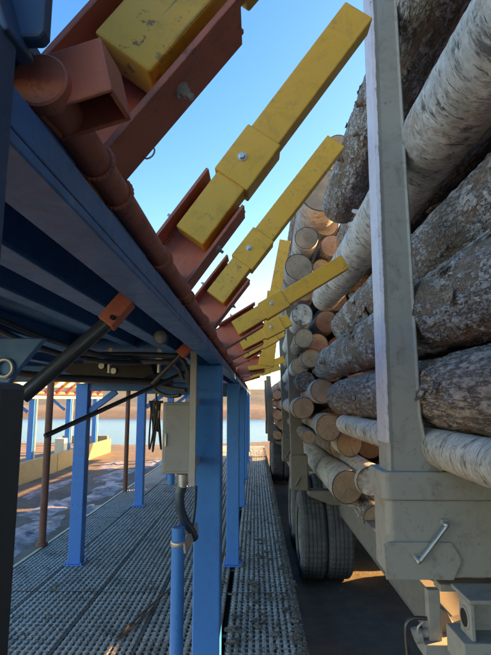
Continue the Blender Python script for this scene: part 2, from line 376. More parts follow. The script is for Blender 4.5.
# snow and ice left lying on the mud beside the walkway
def ice(cx, cy, rx, ry, seed):
    mb = MB(); n = 40; vs = [(cx, cy, 0.035)]; rings = 4
    for j in range(1, rings+1):
        for k in range(n):
            a = 2*math.pi*k/n; q = 1+0.55*noise.noise(Vector((math.cos(a)*1.6, math.sin(a)*1.6, seed)))+0.25*noise.noise(Vector((math.cos(a)*5, math.sin(a)*5, seed)))
            t = j/rings; x = cx+rx*q*t*math.cos(a); y = cy+ry*q*t*math.sin(a)
            vs.append((x, y, gz(x, y)+(0.022*(1-t**2)+0.006*noise.noise(Vector((x*4, y*4, seed))) if j < rings else -0.02)))
    fs = [(0, 1+k, 1+(k+1) % n) for k in range(n)]
    for j in range(rings-1):
        for k in range(n): fs.append((1+j*n+k, 1+(j+1)*n+k, 1+(j+1)*n+(k+1) % n, 1+j*n+(k+1) % n))
    mb.add(vs, fs, True)
    tag(mb.build('snow', M_SNOW), kind='structure')
for i, a in enumerate([(-3.6, 8.0, .55, 1.3), (-4.0, 10.2, .5, 1.2), (-4.3, 6.9, .5, .9), (-3.5, 12.0, .4, 1.3), (-3.9, 14.2, .45, 1.4), (-5.0, 8.8, .35, .7), (-3.2, 9.9, .25, .6), (-4.9, 12.2, .3, 1.2), (-3.3, 5.6, .35, .7), (-4.6, 16.5, .4, 1.6), (-3.4, 17.0, .35, 1.5)]):
    ice(*a, i*3.3)

# ------------------------------------------------------------------ walkway of ribbed steel panels
DZ = 0.22
walk = thing('walkway', None, None); walk['kind'] = 'structure'
XE = [-2.68, -2.16, -1.52, -0.91, -0.245, 0.37]
fm = MB()
for x in (-2.66, -2.16, -1.52, -0.91, -0.30, -0.2, 0.34):
    fm.box((x-0.012, -1.0, 0.02), (x+0.012, 20.4, DZ-0.034))
for y in [i*1.55-0.35 for i in range(14)]: fm.box((-2.66, y-0.03, 0.04), (0.34, y+0.03, DZ-0.036))
fm.build('walkway_frame', M_STEEL, walk)
MB().box((0.372, -1.0, -0.04), (0.40, 20.4, DZ-0.012)).build('edge_plank', M_STEEL, walk, 0.004)
MB().box((-2.72, -1.0, -0.04), (-2.684, 20.4, DZ+0.006)).build('edge_plank', M_CREAM, walk, 0.004)
for x in (-2.16, -1.52, -0.91):
    MB().box((x-0.0105, -1.0, DZ-0.02), (x+0.0105, 20.4, DZ-0.004)).build('seam_strip', M_SCRAP, walk)
pm = {}
def panel_mesh(wd, ln, nseg):
    key = (round(wd, 3), round(ln, 3), nseg)
    if key in pm: return pm[key]
    n = 11; pitch = wd/n; prof = []; h = 0.020
    for i in range(n):
        x = i*pitch
        prof += [(x, -h), (x+pitch*0.22, -h), (x+pitch*0.38, 0), (x+pitch*0.80, 0), (x+pitch*0.96, -h)]
    prof.append((wd, -h))
    vs = []; m = len(prof); rnd = random.Random(int(wd*1000))
    for j in range(nseg+1):
        for i, (x, z) in enumerate(prof):
            top = z > -0.001
            dz = (0.006 if (j % 2) else -0.002) if (top and nseg > 2) else 0
            dx = (0.005*(1 if j % 2 else -1))*(1 if i % 5 == 2 else -1) if (top and nseg > 2) else 0
            vs.append((x+dx, ln*j/nseg, z+dz+(rnd.uniform(-.0015, .0015))))
    fs = [(j*m+i, j*m+i+1, (j+1)*m+i+1, (j+1)*m+i) for j in range(nseg) for i in range(m-1)]
    if nseg > 2:
        for q in range(int(ln/0.075)):
            y = 0.03+q*0.075; b0 = len(vs)
            vs += [(0.004, y, -0.007), (wd-0.004, y, -0.007), (wd-0.004, y+0.016, -0.007), (0.004, y+0.016, -0.007), (0.004, y, -0.0195), (wd-0.004, y, -0.0195)]
            fs += [(b0, b0+1, b0+2, b0+3), (b0+4, b0+5, b0+1, b0)]
    me = bpy.data.meshes.new('deck_panel'); me.from_pydata(vs, [], fs); me.materials.append(M_DECK); pm[key] = me
    return me
rnd = random.Random(2)
for ci in range(5):
    x0, x1 = XE[ci]+0.012, XE[ci+1]-0.012
    if ci == 3: x1 -= 0.02
    for k in range(7):
        y = -1.0+k*3.06
        off = 0 if ci % 2 else 0.0
        me = panel_mesh(x1-x0, 3.045, 96 if k < 4 else 1)
        o = link('deck_panel', me, walk, 0, (x0, y+off, DZ+rnd.uniform(-.003, .003)))
        o.rotation_euler = (rnd.uniform(-.0012, .0012), rnd.uniform(-.004, .004), 0)

# ------------------------------------------------------------------ blue loading rack
BX = -0.185; BZ0, BZ1 = CZ+0.193, CZ+0.240
POSTY = [2.76, 5.87, 8.97, 12.07, 15.17, 18.27]
def make_post(x, y, wx, top, z0, parent, mat, plate=True):
    m = MB(); t = 0.014
    # hollow look: a square tube with a weld seam, on a base plate
    m.box((x-wx/2, y-wx/2, z0+0.012), (x+wx/2, y+wx/2, top))
    o = m.build('post', mat, parent, 0.008)
    if plate:
        m = MB(); q = wx*0.72; m.box((x-q, y-q, z0), (x+q, y+q, z0+0.012))
        for sx in (-1, 1):
            for sy in (-1, 1): m.lathe([(0.012, 0.011), (0.022, 0.011), (0.024, 0.008), (0.034, 0.007), (0.034, 0)], 6, Matrix.Translation((x+sx*q*0.86, y+sy*q*0.86, z0)) @ Matrix.Rotation(R(-90), 4, 'Y'), False)
        m.tube([(x-wx/2, y-wx/2, z0+0.013), (x+wx/2, y-wx/2, z0+0.013), (x+wx/2, y+wx/2, z0+0.013), (x-wx/2, y+wx/2, z0+0.013), (x-wx/2, y-wx/2, z0+0.013)], 0.006, 6, False)
        m.build('base_plate', mat, parent, 0.001)
    return o
rack = thing('loading_rack', 'blue steel loading rack on square posts along the ribbed walkway', 'rack', (0, 0, 0))
# edge beam: a channel with a narrow outer face and a bottom flange
eb = MB()
eb.box((BX-0.062, 0.34, BZ0), (BX, 20.2, BZ0+0.012))
eb.box((BX-0.010, 0.34, BZ0+0.0125), (BX, 20.2, BZ1))
eb.box((BX-0.062, 0.34, BZ0+0.0125), (BX-0.054, 20.2, CZ+0.33))
eb.build('edge_beam', M_BLUE, rack, 0.002)
MB().box((-2.2, 0.34, CZ+0.332), (BX-0.03, 20.2, CZ+0.345)).build('deck_plate', M_BLUE, rack)
for x, zb, wd in ((-0.40, CZ+0.225, 0.06), (-0.62, CZ+0.26, 0.05), (-0.95, CZ+0.25, 0.07), (-1.45, CZ+0.25, 0.07), (-2.05, CZ+0.2, 0.09)):
    m = MB(); m.box((x-wd/2, 0.45, zb), (x+wd/2, 20.1, zb+0.01)); m.box((x-0.005, 0.45, zb+0.0105), (x+0.005, 20.1, CZ+0.331))
    m.build('stringer', M_BLUE, rack, 0.002)
for y in POSTY:
    make_post(-0.258, y+0.07, 0.145, BZ0-0.001, DZ, rack, M_BLUE2)
    make_post(-2.05, y+0.07, 0.145, CZ+0.19, DZ, rack, M_BLUE2)
    m = MB(); m.box((-2.12, y+0.03, CZ+0.10), (-0.335, y+0.11, CZ+0.19)); m.build('cross_beam', M_BLUE, rack, 0.004)
    m = MB(); m.bar((-1.97, y+0.07, CZ-0.14), (-1.66, y+0.07, CZ+0.095), 0.06, 0.07); m.build('knee_brace', M_BLUE2, rack, 0.004)
# near end: an end plate, a column and a box above the shaft
MB().box((-0.50, 0.315, DZ), (P(11, 150, 0.345).x, 0.345, CZ+0.27)).build('end_column', M_BLUE_SHADE, rack, 0.004)
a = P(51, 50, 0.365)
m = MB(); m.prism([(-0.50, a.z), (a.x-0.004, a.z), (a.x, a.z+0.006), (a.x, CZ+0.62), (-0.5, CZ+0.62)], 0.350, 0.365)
m.build('end_box', M_BLUE_SHADE, rack, 0.003)
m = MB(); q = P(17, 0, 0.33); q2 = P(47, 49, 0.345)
m.bar(q+Vector((-0.03, 0, 0.05)), q2+Vector((-0.025, 0, -0.0)), 0.012, 0.05, (0, 1, 0)); m.build('end_gusset', M_BLUE_SHADE, rack, 0.002)
# dark grey control post in front
m = MB(); e = P(20, 383, 0.30)
m.box((-0.42, 0.275, DZ), (e.x, 0.31, e.z)); 
cp = thing('control_post', 'dark grey plain steel post at the near end of the rack', 'post', (0, 0, 0))
m.build('column', M_DGREY, cp, 0.004)
MB().box((-0.46, 0.25, DZ-0.001), (e.x+0.03, 0.35, DZ+0.012)).build('base_plate', M_DGREY, cp, 0.002)

# ------------------------------------------------------------------ shaft and arms
PX_, PZ_ = -0.192, CZ+0.283; PR = 0.0195
sh = thing('shaft', 'long red round shaft lying along the top edge of the blue rack', 'shaft', (PX_, 0.405, PZ_))
MB().tube([(0, 0, 0), (0, 19.6, 0)], PR, 24).build('shaft_pipe', M_RED, sh)
m = MB(); MX = Matrix.Rotation(R(90), 4, 'Z')
m.lathe([(-0.004, 0), (-0.004, 0.0235), (-0.002, 0.0255), (0.014, 0.0255), (0.016, 0.0195)], 40, MX, False); m.build('end_collar', M_RED, sh)
for y in [0.55+0.81*i for i in range(14)]:
    m = MB(); m.lathe([(0, PR), (0, 0.0245), (0.002, 0.0255), (0.026, 0.0255), (0.028, 0.0245), (0.028, PR)], 32, Matrix.Translation((0, y, 0)) @ MX, False); m.build('shaft_collar', M_RED, sh)
# square stub tube with an open lower end beside the first arm
c0 = P(80, 92, 0.44)
stub = MB(); hw, ww, dd = 0.028, 0.038, 0.026
for a, b in (((-ww, -dd, -hw), (ww, -dd+0.005, hw)), ((-ww, dd-0.005, -hw), (ww, dd, hw)), ((-ww, -dd+0.0052, -hw), (-ww+0.005, dd-0.0052, hw)), ((ww-0.005, -dd+0.0052, -hw), (ww, dd-0.0052, hw)), ((-ww+0.0052, -dd+0.0052, hw-0.006), (ww-0.0052, dd-0.0052, hw-0.001))): stub.box(a, b)
so_ = stub.build('stub_tube', M_RED, sh, 0.002); so_.location = c0-sh.location; so_.rotation_euler = (R(0), R(-14), R(-6))

meshes = {}
def arm(Y, ang, tip, label, wide=1.0, elbow=None, group='yellow loading arms along the rack'):
    t = thing('loading_arm', label, 'loading arm', (PX_, Y, PZ_), group, (0, -R(ang), 0))
    v0 = 0.075; hb = 0.066*wide
    key = ('bracket', wide)
    if key not in meshes:
        m = MB()
        m.box((-0.02, 0.040, v0-hb), (0.30, 0.049, v0+hb))
        m.box((-0.035, -0.040, v0-hb-0.009), (0.285, 0.049, v0-hb-0.0002))
        m.prism([(0.06, v0+hb+0.0002), (0.315, v0+hb+0.0002), (0.315, v0+hb+0.009), (0.06, v0+hb+0.009)], -0.040, 0.049)
        for wv in (-0.041, 0.050):
            ring = [Vector((0.0215*math.cos(k*0.1309), wv, 0.0215*math.sin(k*0.1309))) for k in range(49)]
            m.tube(ring, [0.0032+0.0011*(k % 2) for k in range(49)], 8, False)
        for v_ in (v0-hb+0.001, v0+hb-0.001):
            m.tube([Vector((0.02+0.006*k, 0.0385, v_)) for k in range(44)], [0.0028+0.001*(k % 2) for k in range(44)], 6, False)
        meshes[key] = m.mesh('bracket', M_RED)
    link('bracket', meshes[key], t, 0.003)
    def bx(name, u0, u1, hv, hw, bev=0.004):
        k = (name, u0, u1, hv, hw)
        if k not in meshes: meshes[k] = MB().box((u0, -hw, v0-hv), (u1, hw, v0+hv)).mesh(name, M_YEL)
        return link(name, meshes[k], t, bev)
    if not elbow:
        bx('lower_box', 0.135, 0.335, 0.046*wide, 0.034)
        bx('collar', 0.325, 0.485, 0.056*wide, 0.041)
        bx('upper_box', 0.475, tip, 0.047*wide, 0.0345)
    # bolts
    if 'bolt' not in meshes:
        m = MB(); Mz = Matrix.Rotation(R(-90), 4, 'Z')
        m.lathe([(0, 0), (0, 0.016), (0.003, 0.016), (0.003, 0.0)], 16, Mz, False); m.lathe([(0.003, 0.0115), (0.011, 0.0115), (0.013, 0.009), (0.013, 0)], 6, Mz, False)
        meshes['bolt'] = m.mesh('bolt', M_ZINC)
        m = MB(); My = Matrix.Rotation(R(90), 4, 'Y')
        m.lathe([(0, 0), (0, 0.017), (0.004, 0.017), (0.004, 0)], 16, My, False); m.lathe([(0.004, 0.012), (0.015, 0.012), (0.017, 0.010), (0.017, 0.007), (0.030, 0.007), (0.031, 0)], 6, My, False)
        meshes['pin'] = m.mesh('pin_bolt', M_ZINC)
    if not elbow:
        link('bolt', meshes['bolt'], t, 0, (0.395, -0.0412, v0+0.012)).scale = (0.8,)*3
    link('pin_bolt', meshes['pin'], t, 0, (0.155, 0.0, v0-hb-0.009)).scale = (0.65,)*3
    o_ = link('pin_bolt', meshes['pin'], t, 0, (0.155, 0.0, v0+hb+0.009)); o_.rotation_euler = (R(180), 0, 0); o_.scale = (0.65,)*3
    return t
arms = [
 (0.60, 52.0, 0.95, 'nearest yellow loading arm in a red channel bracket, top left, above the blue end box'),
 (1.31, 54.5, 0.955, 'yellow loading arm reaching highest across the open sky, its tip behind the grey stake'),
 (2.12, 53.0, 1.03, 'steep yellow loading arm with its tip against the topmost sawn log end'),
 (2.93, 31.5, 0.91, 'low yellow loading arm laid across the sawn log ends, first of the flatter arms'),
 (3.73, 27.0, 0.55, 'second of the flatter yellow loading arms, just under the one crossing the log ends'),
 (4.55, 29.0, 0.56, 'third of the flatter yellow loading arms, ending at the far stake'),
 (6.95, 18.0, 0.66, 'small yellow loading arm far along the shaft, lowest but one beside the far stake'),
 (8.40, 16.0, 0.66, 'farthest small yellow loading arm, lowest beside the far stake'),
]
for Y, ang, tip, lab in arms: arm(Y, ang, tip, lab)
# raised arm: short level foot, then nearly upright
Y = 5.40
t = arm(Y, 4.0, 0.5, 'raised yellow loading arm standing almost upright against the white sky', 1.3, True)
p0 = P(266, 366, Y); p1 = P(275, 292, Y); p2 = P(285, 241, Y); inv = t.matrix_basis.inverted()
MB().bar(inv @ Vector((PX_+0.12, Y, PZ_+0.05)), inv @ (p0+Vector((0.0, 0, 0.0))), 0.06, 0.05).build('lower_box', M_YEL, t, 0.004)
m = MB(); m.bar(inv @ p0, inv @ p1, 0.17, 0.08, (0, 1, 0)); m.build('collar', M_YEL, t, 0.004)
m = MB(); m.bar(inv @ (p1-Vector((0, 0, 0.03))), inv @ p2, 0.125, 0.07, (0, 1, 0)); m.build('upper_box', M_YEL, t, 0.004)
# safety chain on the nearest arm
a1 = [o for o in S.objects if o.name == 'loading_arm'][0]; inv = a1.matrix_basis.inverted()
m = MB(); pts = sag((0.13, 0.052, 0.016), (0.02, 0.052, 0.014), 0.006, 22)
for i, cpt in enumerate(pts):
    dr = (pts[min(i+1, 22)]-pts[max(i-1, 0)]).normalized(); sd = Vector((0, 1, 0)) if i % 2 else dr.cross(Vector((0, 1, 0)))
    m.tube([cpt+dr*0.0045*math.cos(k*.785)+sd*0.0026*math.sin(k*.785) for k in range(9)], 0.0010, 6, False)
m.build('safety_chain', M_STEEL, a1)
m = MB(); rc = Vector((0.075, 0.053, 0.004)); m.tube([rc+Vector((0.010*math.cos(k*.524), 0, 0.007*math.sin(k*.524))) for k in range(13)], 0.0013, 6, False); m.build('chain_ring', M_ZINC, a1)

# ------------------------------------------------------------------ things under the rack
# hydraulic strut with a red clevis
cy = thing('hydraulic_strut', 'thick black hydraulic rod with a red square clevis under the rack edge', 'hydraulic rod')
A = P(128, 299, 0.98); B = P(106, 324, 0.97); E = P(22, 397, 0.93)
MB().bar(A, B, 0.036, 0.036, (0, 1, 0)).build('clevis', M_RED, cy, 0.003)
MB().tube([B, E], 0.0145, 20).build('rod', M_STEEL, cy)
mid = P(112, 317, 0.945); MB().tube([mid, mid+Vector((0, 0.06, 0))], 0.005, 12).build('clevis_pin', M_HOLE, cy)
# second red clevis further along
c2 = thing('hydraulic_strut', 'short red clevis and dark rod behind the grey mounting strip', 'hydraulic rod')
A = P(194, 340, 2.2); B = P(180, 355, 2.2); E = P(152, 384, 2.24)
MB().bar(A, B, 0.045, 0.045, (0, 1, 0)).build('clevis', M_RED, c2, 0.004); MB().tube([B, E], 0.011, 16).build('rod', M_STEEL, c2)
# thin slanting tie rod and a near level drag bar
o = MB().tube([P(45, 436, 1.85), P(192, 369, 2.55)], 0.0095, 14).build('tie_rod', M_STEEL); tag(o, 'long thin dark rod slanting up from the left under the rack', 'rod')
o = MB().tube([P(-20, 370, 2.2), P(60, 378, 2.35), P(172, 383, 2.7)], 0.019, 14).build('drag_bar', M_STEEL); tag(o, 'near level dark steel bar under the rack beside the round eye', 'bar')
# gusset with an eye
ge = thing('eye_bracket', 'blue hanging gusset plate with a round pale eye at the left edge', 'bracket')
pl = [P(-25, 338, 1.5), P(44, 338, 1.5), P(14, 374, 1.5), P(8, 384, 1.5), P(-25, 386, 1.5)]
MB().prism([(v.x, v.z) for v in pl], 1.5, 1.53).build('gusset', M_BLUE, ge, 0.003)
rc = P(4, 368, 1.49); m = MB(); m.tube([rc+Vector((0.026*math.cos(k*.2618), 0, 0.026*math.sin(k*.2618))) for k in range(25)], 0.006, 10, False); m.build('eye', M_ZINC, ge)
# cables and hoses under the deck
def hose(pts, r, lab, mat=M_HOSE): 
    o = MB().tube(pts, r, 10).build('hose', mat); return tag(o, lab, 'hose', 'hoses under the rack')
hose(sag(P(-10, 315, 1.6), P(90, 352, 2.2), 0.01)+sag(P(90, 352, 2.2), P(140, 356, 2.45), 0.015)[1:], 0.011, 'upper dark hose running from the left edge along the deck underside')
hose(sag(P(-10, 325, 1.6), P(84, 358, 2.2), 0.02)+sag(P(84, 358, 2.2), P(150, 362, 2.45), 0.012)[1:], 0.012, 'lower dark hose beside the upper one along the deck underside')
hose(sag(P(84, 355, 2.4), P(178, 356, 2.42), -0.004)+[P(184, 362, 2.42), P(188, 372, 2.42), P(189, 386, 2.42)], 0.014, 'blue grey hose across the rack turning down at the mounting strip')
hose(sag(P(84, 361, 2.4), P(172, 362, 2.42), -0.002)+[P(179, 369, 2.42), P(183, 380, 2.42)], 0.012, 'second blue grey hose just below, turning down beside it')
hose(sag(P(120, 366, 2.9), P(186, 390, 2.6), 0.03), 0.012, 'slack dark hose sagging behind the drip tray')
hose(sag(P(140, 372, 2.8), P(180, 395, 2.5), 0.05), 0.010, 'lowest slack dark hose sagging towards the grey cabinet')
# hose clamps hanging from the cross pipe
xp = thing('cross_pipe', 'blue cross pipe under the deck with two pale hanging clamps', 'pipe')
MB().tube([P(-12, 345, 2.5), P(196, 346, 2.55)], 0.035, 20).build('pipe', M_BLUE, xp)
for px in (111, 160):
    a = P(px, 350, 2.45); m = MB(); m.box((a.x-0.010, a.y-0.012, a.z-0.075), (a.x+0.010, a.y-0.006, a.z+0.01)); m.box((a.x-0.014, a.y-0.03, a.z-0.05), (a.x+0.014, a.y-0.0125, a.z-0.036))
    m.tube([a+Vector((0, -0.02, -0.075)), a+Vector((0, -0.02, -0.115))], 0.009, 8); m.build('clamp', M_ZINC, xp, 0.001)
# drip tray / dark guard
dt = thing('guard_box', 'dark sagging guard box hung under the cross pipe', 'guard')
a, b = P(64, 363, 2.7), P(152, 378, 2.7)
m = MB(); m.prism([(a.x, a.z), (b.x, a.z-0.004), (b.x+0.02, b.z+0.02), (b.x-0.05, b.z), (a.x+0.12, b.z-0.004), (a.x+0.02, a.z-0.05)], 2.66, 3.0); m.build('shell', M_RUBBER, dt, 0.004)
for px, py in ((114, 371), (102, 366)):
    v = P(px, py, 2.655); m = MB(); m.tube([v, v+Vector((0, -0.015, 0))], 0.016, 12); m.build('fitting', M_ZINC, dt)
# round lamp face
a = P(160.5, 337, 1.62); lamp = thing('round_lamp', 'small round grey lamp face under the rack edge', 'lamp')
m = MB(); m.lathe([(0, 0), (0, 0.024), (0.006, 0.026), (0.02, 0.024), (0.035, 0.011)], 28, Matrix.Translation(a) @ MX); m.build('housing', M_DGREY, lamp)
m = MB(); m.lathe([(-0.002, 0), (-0.002, 0.021), (0.004, 0.022)], 28, Matrix.Translation(a) @ MX); m.build('lens', M_GAUGE, lamp)
# white flat caps
# electrical cabinet on the first post
ec = thing('electrical_cabinet', 'grey electrical cabinet bracketed to the nearest blue post', 'cabinet')
c0, c1 = P(163, 402, 2.42), P(190, 474, 2.42)
m = MB(); m.box((c0.x, 2.42, c1.z), (c1.x, 2.60, c0.z)); m.build('case', M_CAB, ec, 0.006)
m = MB(); m.box((c0.x+0.012, 2.408, c1.z+0.012), (c1.x-0.004, 2.4195, c0.z-0.012)); m.build('door', M_CAB, ec, 0.004)
a = P(166, 440, 2.4)
MB().box((c0.x+0.016, 2.396, a.z-0.03), (c0.x+0.024, 2.4078, a.z+0.03)).build('latch', M_ZINC, ec, 0.001)
s0, s1 = P(190.5, 351, 2.40), P(196, 486, 2.40)
m = MB(); m.box((s0.x, 2.40, s1.z), (s0.x+0.030, 2.404, s0.z)); m.box((s0.x, 2.4042, s1.z), (s0.x+0.004, 2.43, s0.z)); m.box((s0.x+0.026, 2.4042, s1.z), (s0.x+0.030, 2.43, s0.z)); m.build('mounting_strip', M_STRUT, ec, 0.001)
for py in (402, 468):
    a = P(196, py, 2.43); m = MB(); m.box((s0.x-0.02, 2.431, a.z-0.018), (-0.30, 2.445, a.z+0.018)); m.box((-0.318, 2.4452, a.z-0.018), (-0.300, 2.757, a.z+0.018)); m.build('mounting_bracket', M_STRUT, ec, 0.001)
a = P(182.5, 474, 2.46); m = MB(); m.tube([a, a+Vector((0, 0, -0.035))], 0.026, 20); m.tube([a+Vector((0, 0, -0.036)), a+Vector((0, 0, -0.062))], 0.021, 8); m.build('gland', M_ZINC, ec)
m = MB(); b = P(171, 478, 2.45); m.tube([b+Vector((0, 0, 0.02)), b+Vector((0, 0, -0.03))], 0.017, 10); m.build('blank_plug', M_BLUE2, ec)
a = a+Vector((0, 0, -0.06))
pts = [a, P(180, 495, 2.46), P(180, 507, 2.46), P(184, 520, 2.48), P(190, 530, 2.52), P(194, 538, 2.56)]
def smooth(pts, n=6):
    out = []
    for i in range(len(pts)-1):
        p0 = pts[max(i-1, 0)]; p1 = pts[i]; p2 = pts[i+1]; p3 = pts[min(i+2, len(pts)-1)]
        for k in range(n):
            t = k/n; out.append(0.5*((2*p1)+(p2-p0)*t+(2*p0-5*p1+4*p2-p3)*t*t+(3*p1-p0-3*p2+p3)*t**3))
    return out+[pts[-1]]
sp = smooth(pts, 16); m = MB(); m.tube(sp, [0.022+(0.0016 if i % 2 else -0.0008) for i in range(len(sp))], 16); m.build('conduit', M_CONDUIT, ec)
m = MB(); m.tube(smooth([P(196, 486, 2.6), P(195, 505, 2.6), P(193, 522, 2.58), P(191, 534, 2.55)]), 0.008, 10); m.build('thin_cable', M_CONDUIT, ec)
# blue pipe stub standing on the walkway
bp = thing('pipe_post', 'short round blue pipe standing on the walkway beside the nearest post', 'pipe')
a = P(178.5, 527, 2.45); MB().tube([Vector((a.x, a.y, DZ-0.02)), Vector((a.x, a.y, a.z))], 0.031, 24).build('pipe', M_BLUE2, bp)
m = MB(); v = P(178.5, 543, 2.45); m.lathe([(-0.012, 0.0315), (-0.012, 0.037), (0.012, 0.037), (0.012, 0.0315)], 24, Matrix.Translation(v) @ Matrix.Rotation(R(90), 4, 'Y')); m.build('pipe_clamp', M_ZINC, bp)
m = MB(); m.bar(v+Vector((0.03, -0.02, -0.02)), P(197, 527, 2.6), 0.012, 0.05); m.build('clamp_arm', M_STRUT, bp, 0.002)
# bundle of cables hanging further back
cb = thing('cable_coil', 'untidy loops of dark cable hanging behind the grey cabinet', 'cables')
rnd = random.Random(5)
for i in range(6):
    a = P(rnd.uniform(150, 160), 402, 4.4); b = P(rnd.uniform(150, 161), 402, 4.5); d = rnd.uniform(0.25, 0.45)
    MB().tube(sag(a, b, d, 14, (rnd.uniform(-.05, .05), 0, 0)), 0.008, 8, True).build('cable', M_RUBBER, cb)
a = P(149, 402, 4.45); b = P(163, 402, 4.45); MB().tube([a, b], 0.012, 10).build('hook_bar', M_STEEL, cb); MB().tube([a.lerp(b, .5), Vector((a.lerp(b, .5).x, 4.45, CZ+0.332))], 0.01, 8).build('hanger', M_STEEL, cb)
# red poles along the far side of the walkway
for px, py, Y, r, lab in ((42, 540, 6.6, 0.045, 'nearer rusty red round pole at the left edge of the walkway'), (125, 491, 10.4, 0.045, 'farther thin rusty red pole with a flat white round cap')):
    a = P(px, py, Y); t = thing('pole', lab, 'pole', (a.x, a.y, 0), 'rusty red poles beside the walkway')
    far = px > 100; zt_ = P(126, 390, Y).z if far else CZ+0.33
    MB().tube([(0, 0, a.z-0.1), (0, 0, zt_)], r, 20).build('tube', M_RUST, t)
    if far:
        m = MB(); m.lathe([(-0.02, r), (-0.02, 0.26), (0.02, 0.27), (0.06, 0.22), (0.09, 0.1), (0.09, 0)], 28, Matrix.Translation((0, 0, zt_)) @ Matrix.Rotation(R(-90), 4, 'Y'), False)
        m.build('cap', M_WHITE, t, 0.004)
    MB().lathe([(-0.02, 0.0), (-0.02, r*1.6), (0.03, r*1.6), (0.03, r)], 20, Matrix.Translation((0, 0, a.z-0.06)) @ Matrix.Rotation(R(-90), 4, 'Y')).build('foot', M_RUST, t)

# ------------------------------------------------------------------ second loading platform across the yard
r2 = thing('loading_platform', 'far loading platform with yellow kerb, blue posts and orange arms by the lake', 'platform')
X2 = -5.9
MB().box((-11.0, 9.5, -0.05), (X2-0.06, 20.5, 0.30)).build('platform_base', M_STEEL, r2)
for i in range(18):
    y0 = 9.5+i*0.611; MB().box((-11.0, y0, 0.3005), (X2-0.07, y0+0.585, 0.33+0.004*(i % 3))).build('deck_board', M_SCRAP, r2, 0.006)
for k in range(4):
    y0 = 9.5+k*2.75; MB().box((X2-0.06, y0, -0.05), (X2+0.04, y0+2.72, 0.48+0.01*(k % 2))).build('kerb_board', M_PLANKY, r2, 0.01)
MB().box((X2-1.9, 20.3, 0.335), (X2-0.065, 20.42, 0.62)).build('end_board', M_PLANKY, r2, 0.01)
for y in (11.1, 14.2, 17.0, 19.8):
    make_post(-6.35, y, 0.16, CZ+0.02, 0.34, r2, M_BLUE2, False); make_post(-8.9, y, 0.16, CZ+0.02, 0.34, r2, M_BLUE2, False)
    MB().box((-6.25, y-0.02, 0.34), (-6.22, y+0.02, CZ+0.02)).build('post_strip', M_CREAM, r2)  # narrow cream strip down the right side of each post
    MB().box((-8.9, y-0.06, CZ+0.021), (-6.3, y+0.06, CZ+0.12)).build('cross_beam', M_BLUE, r2)
    MB().bar((-6.5, y, CZ-0.35), (-6.95, y, CZ+0.02), 0.07, 0.08).build('knee_brace', M_BLUE, r2)
MB().box((-6.40, 9.6, CZ+0.021), (-6.24, 20.4, CZ+0.10)).build('edge_beam', M_CREAM, r2, 0.01)
MB().tube([(-6.30, 9.6, CZ+0.19), (-6.30, 20.4, CZ+0.19)], 0.05, 14).build('shaft', M_RED, r2)
for i in range(13):
    y = 9.9+i*0.82; m = MB(); m.bar((-6.3, y, CZ+0.17), (-6.05, y, CZ+0.42), 0.10, 0.12, (0, 1, 0)); br = m.build('bracket', M_RED, r2, 0.005)
    m = MB(); m.bar((-6.12, y, CZ+0.36), (-5.45, y, CZ+0.92), 0.09, 0.10, (0, 1, 0)); m.build('arm_box', M_YEL, r2, 0.005)
MB().box((-8.2, 12.0, 0.75), (-7.5, 12.04, CZ-0.15)).build('yellow_panel', M_YEL, r2, 0.004)
a = P(62, 450, 16); MB().box((a.x-0.25, 16, 0.34), (a.x+0.05, 16.3, a.z+0.35)).build('yellow_box', M_CREAM, r2, 0.01)
ld = MB()
for z in [0.45+0.22*i for i in range(7)]: ld.box((-7.75, 13.49, z), (-7.25, 13.52, z+0.03))
for x in (-7.78, -7.22): ld.box((x-0.02, 13.48, 0.34), (x+0.02, 13.53, CZ+0.02))
ld.build('ladder', M_CREAM, r2)

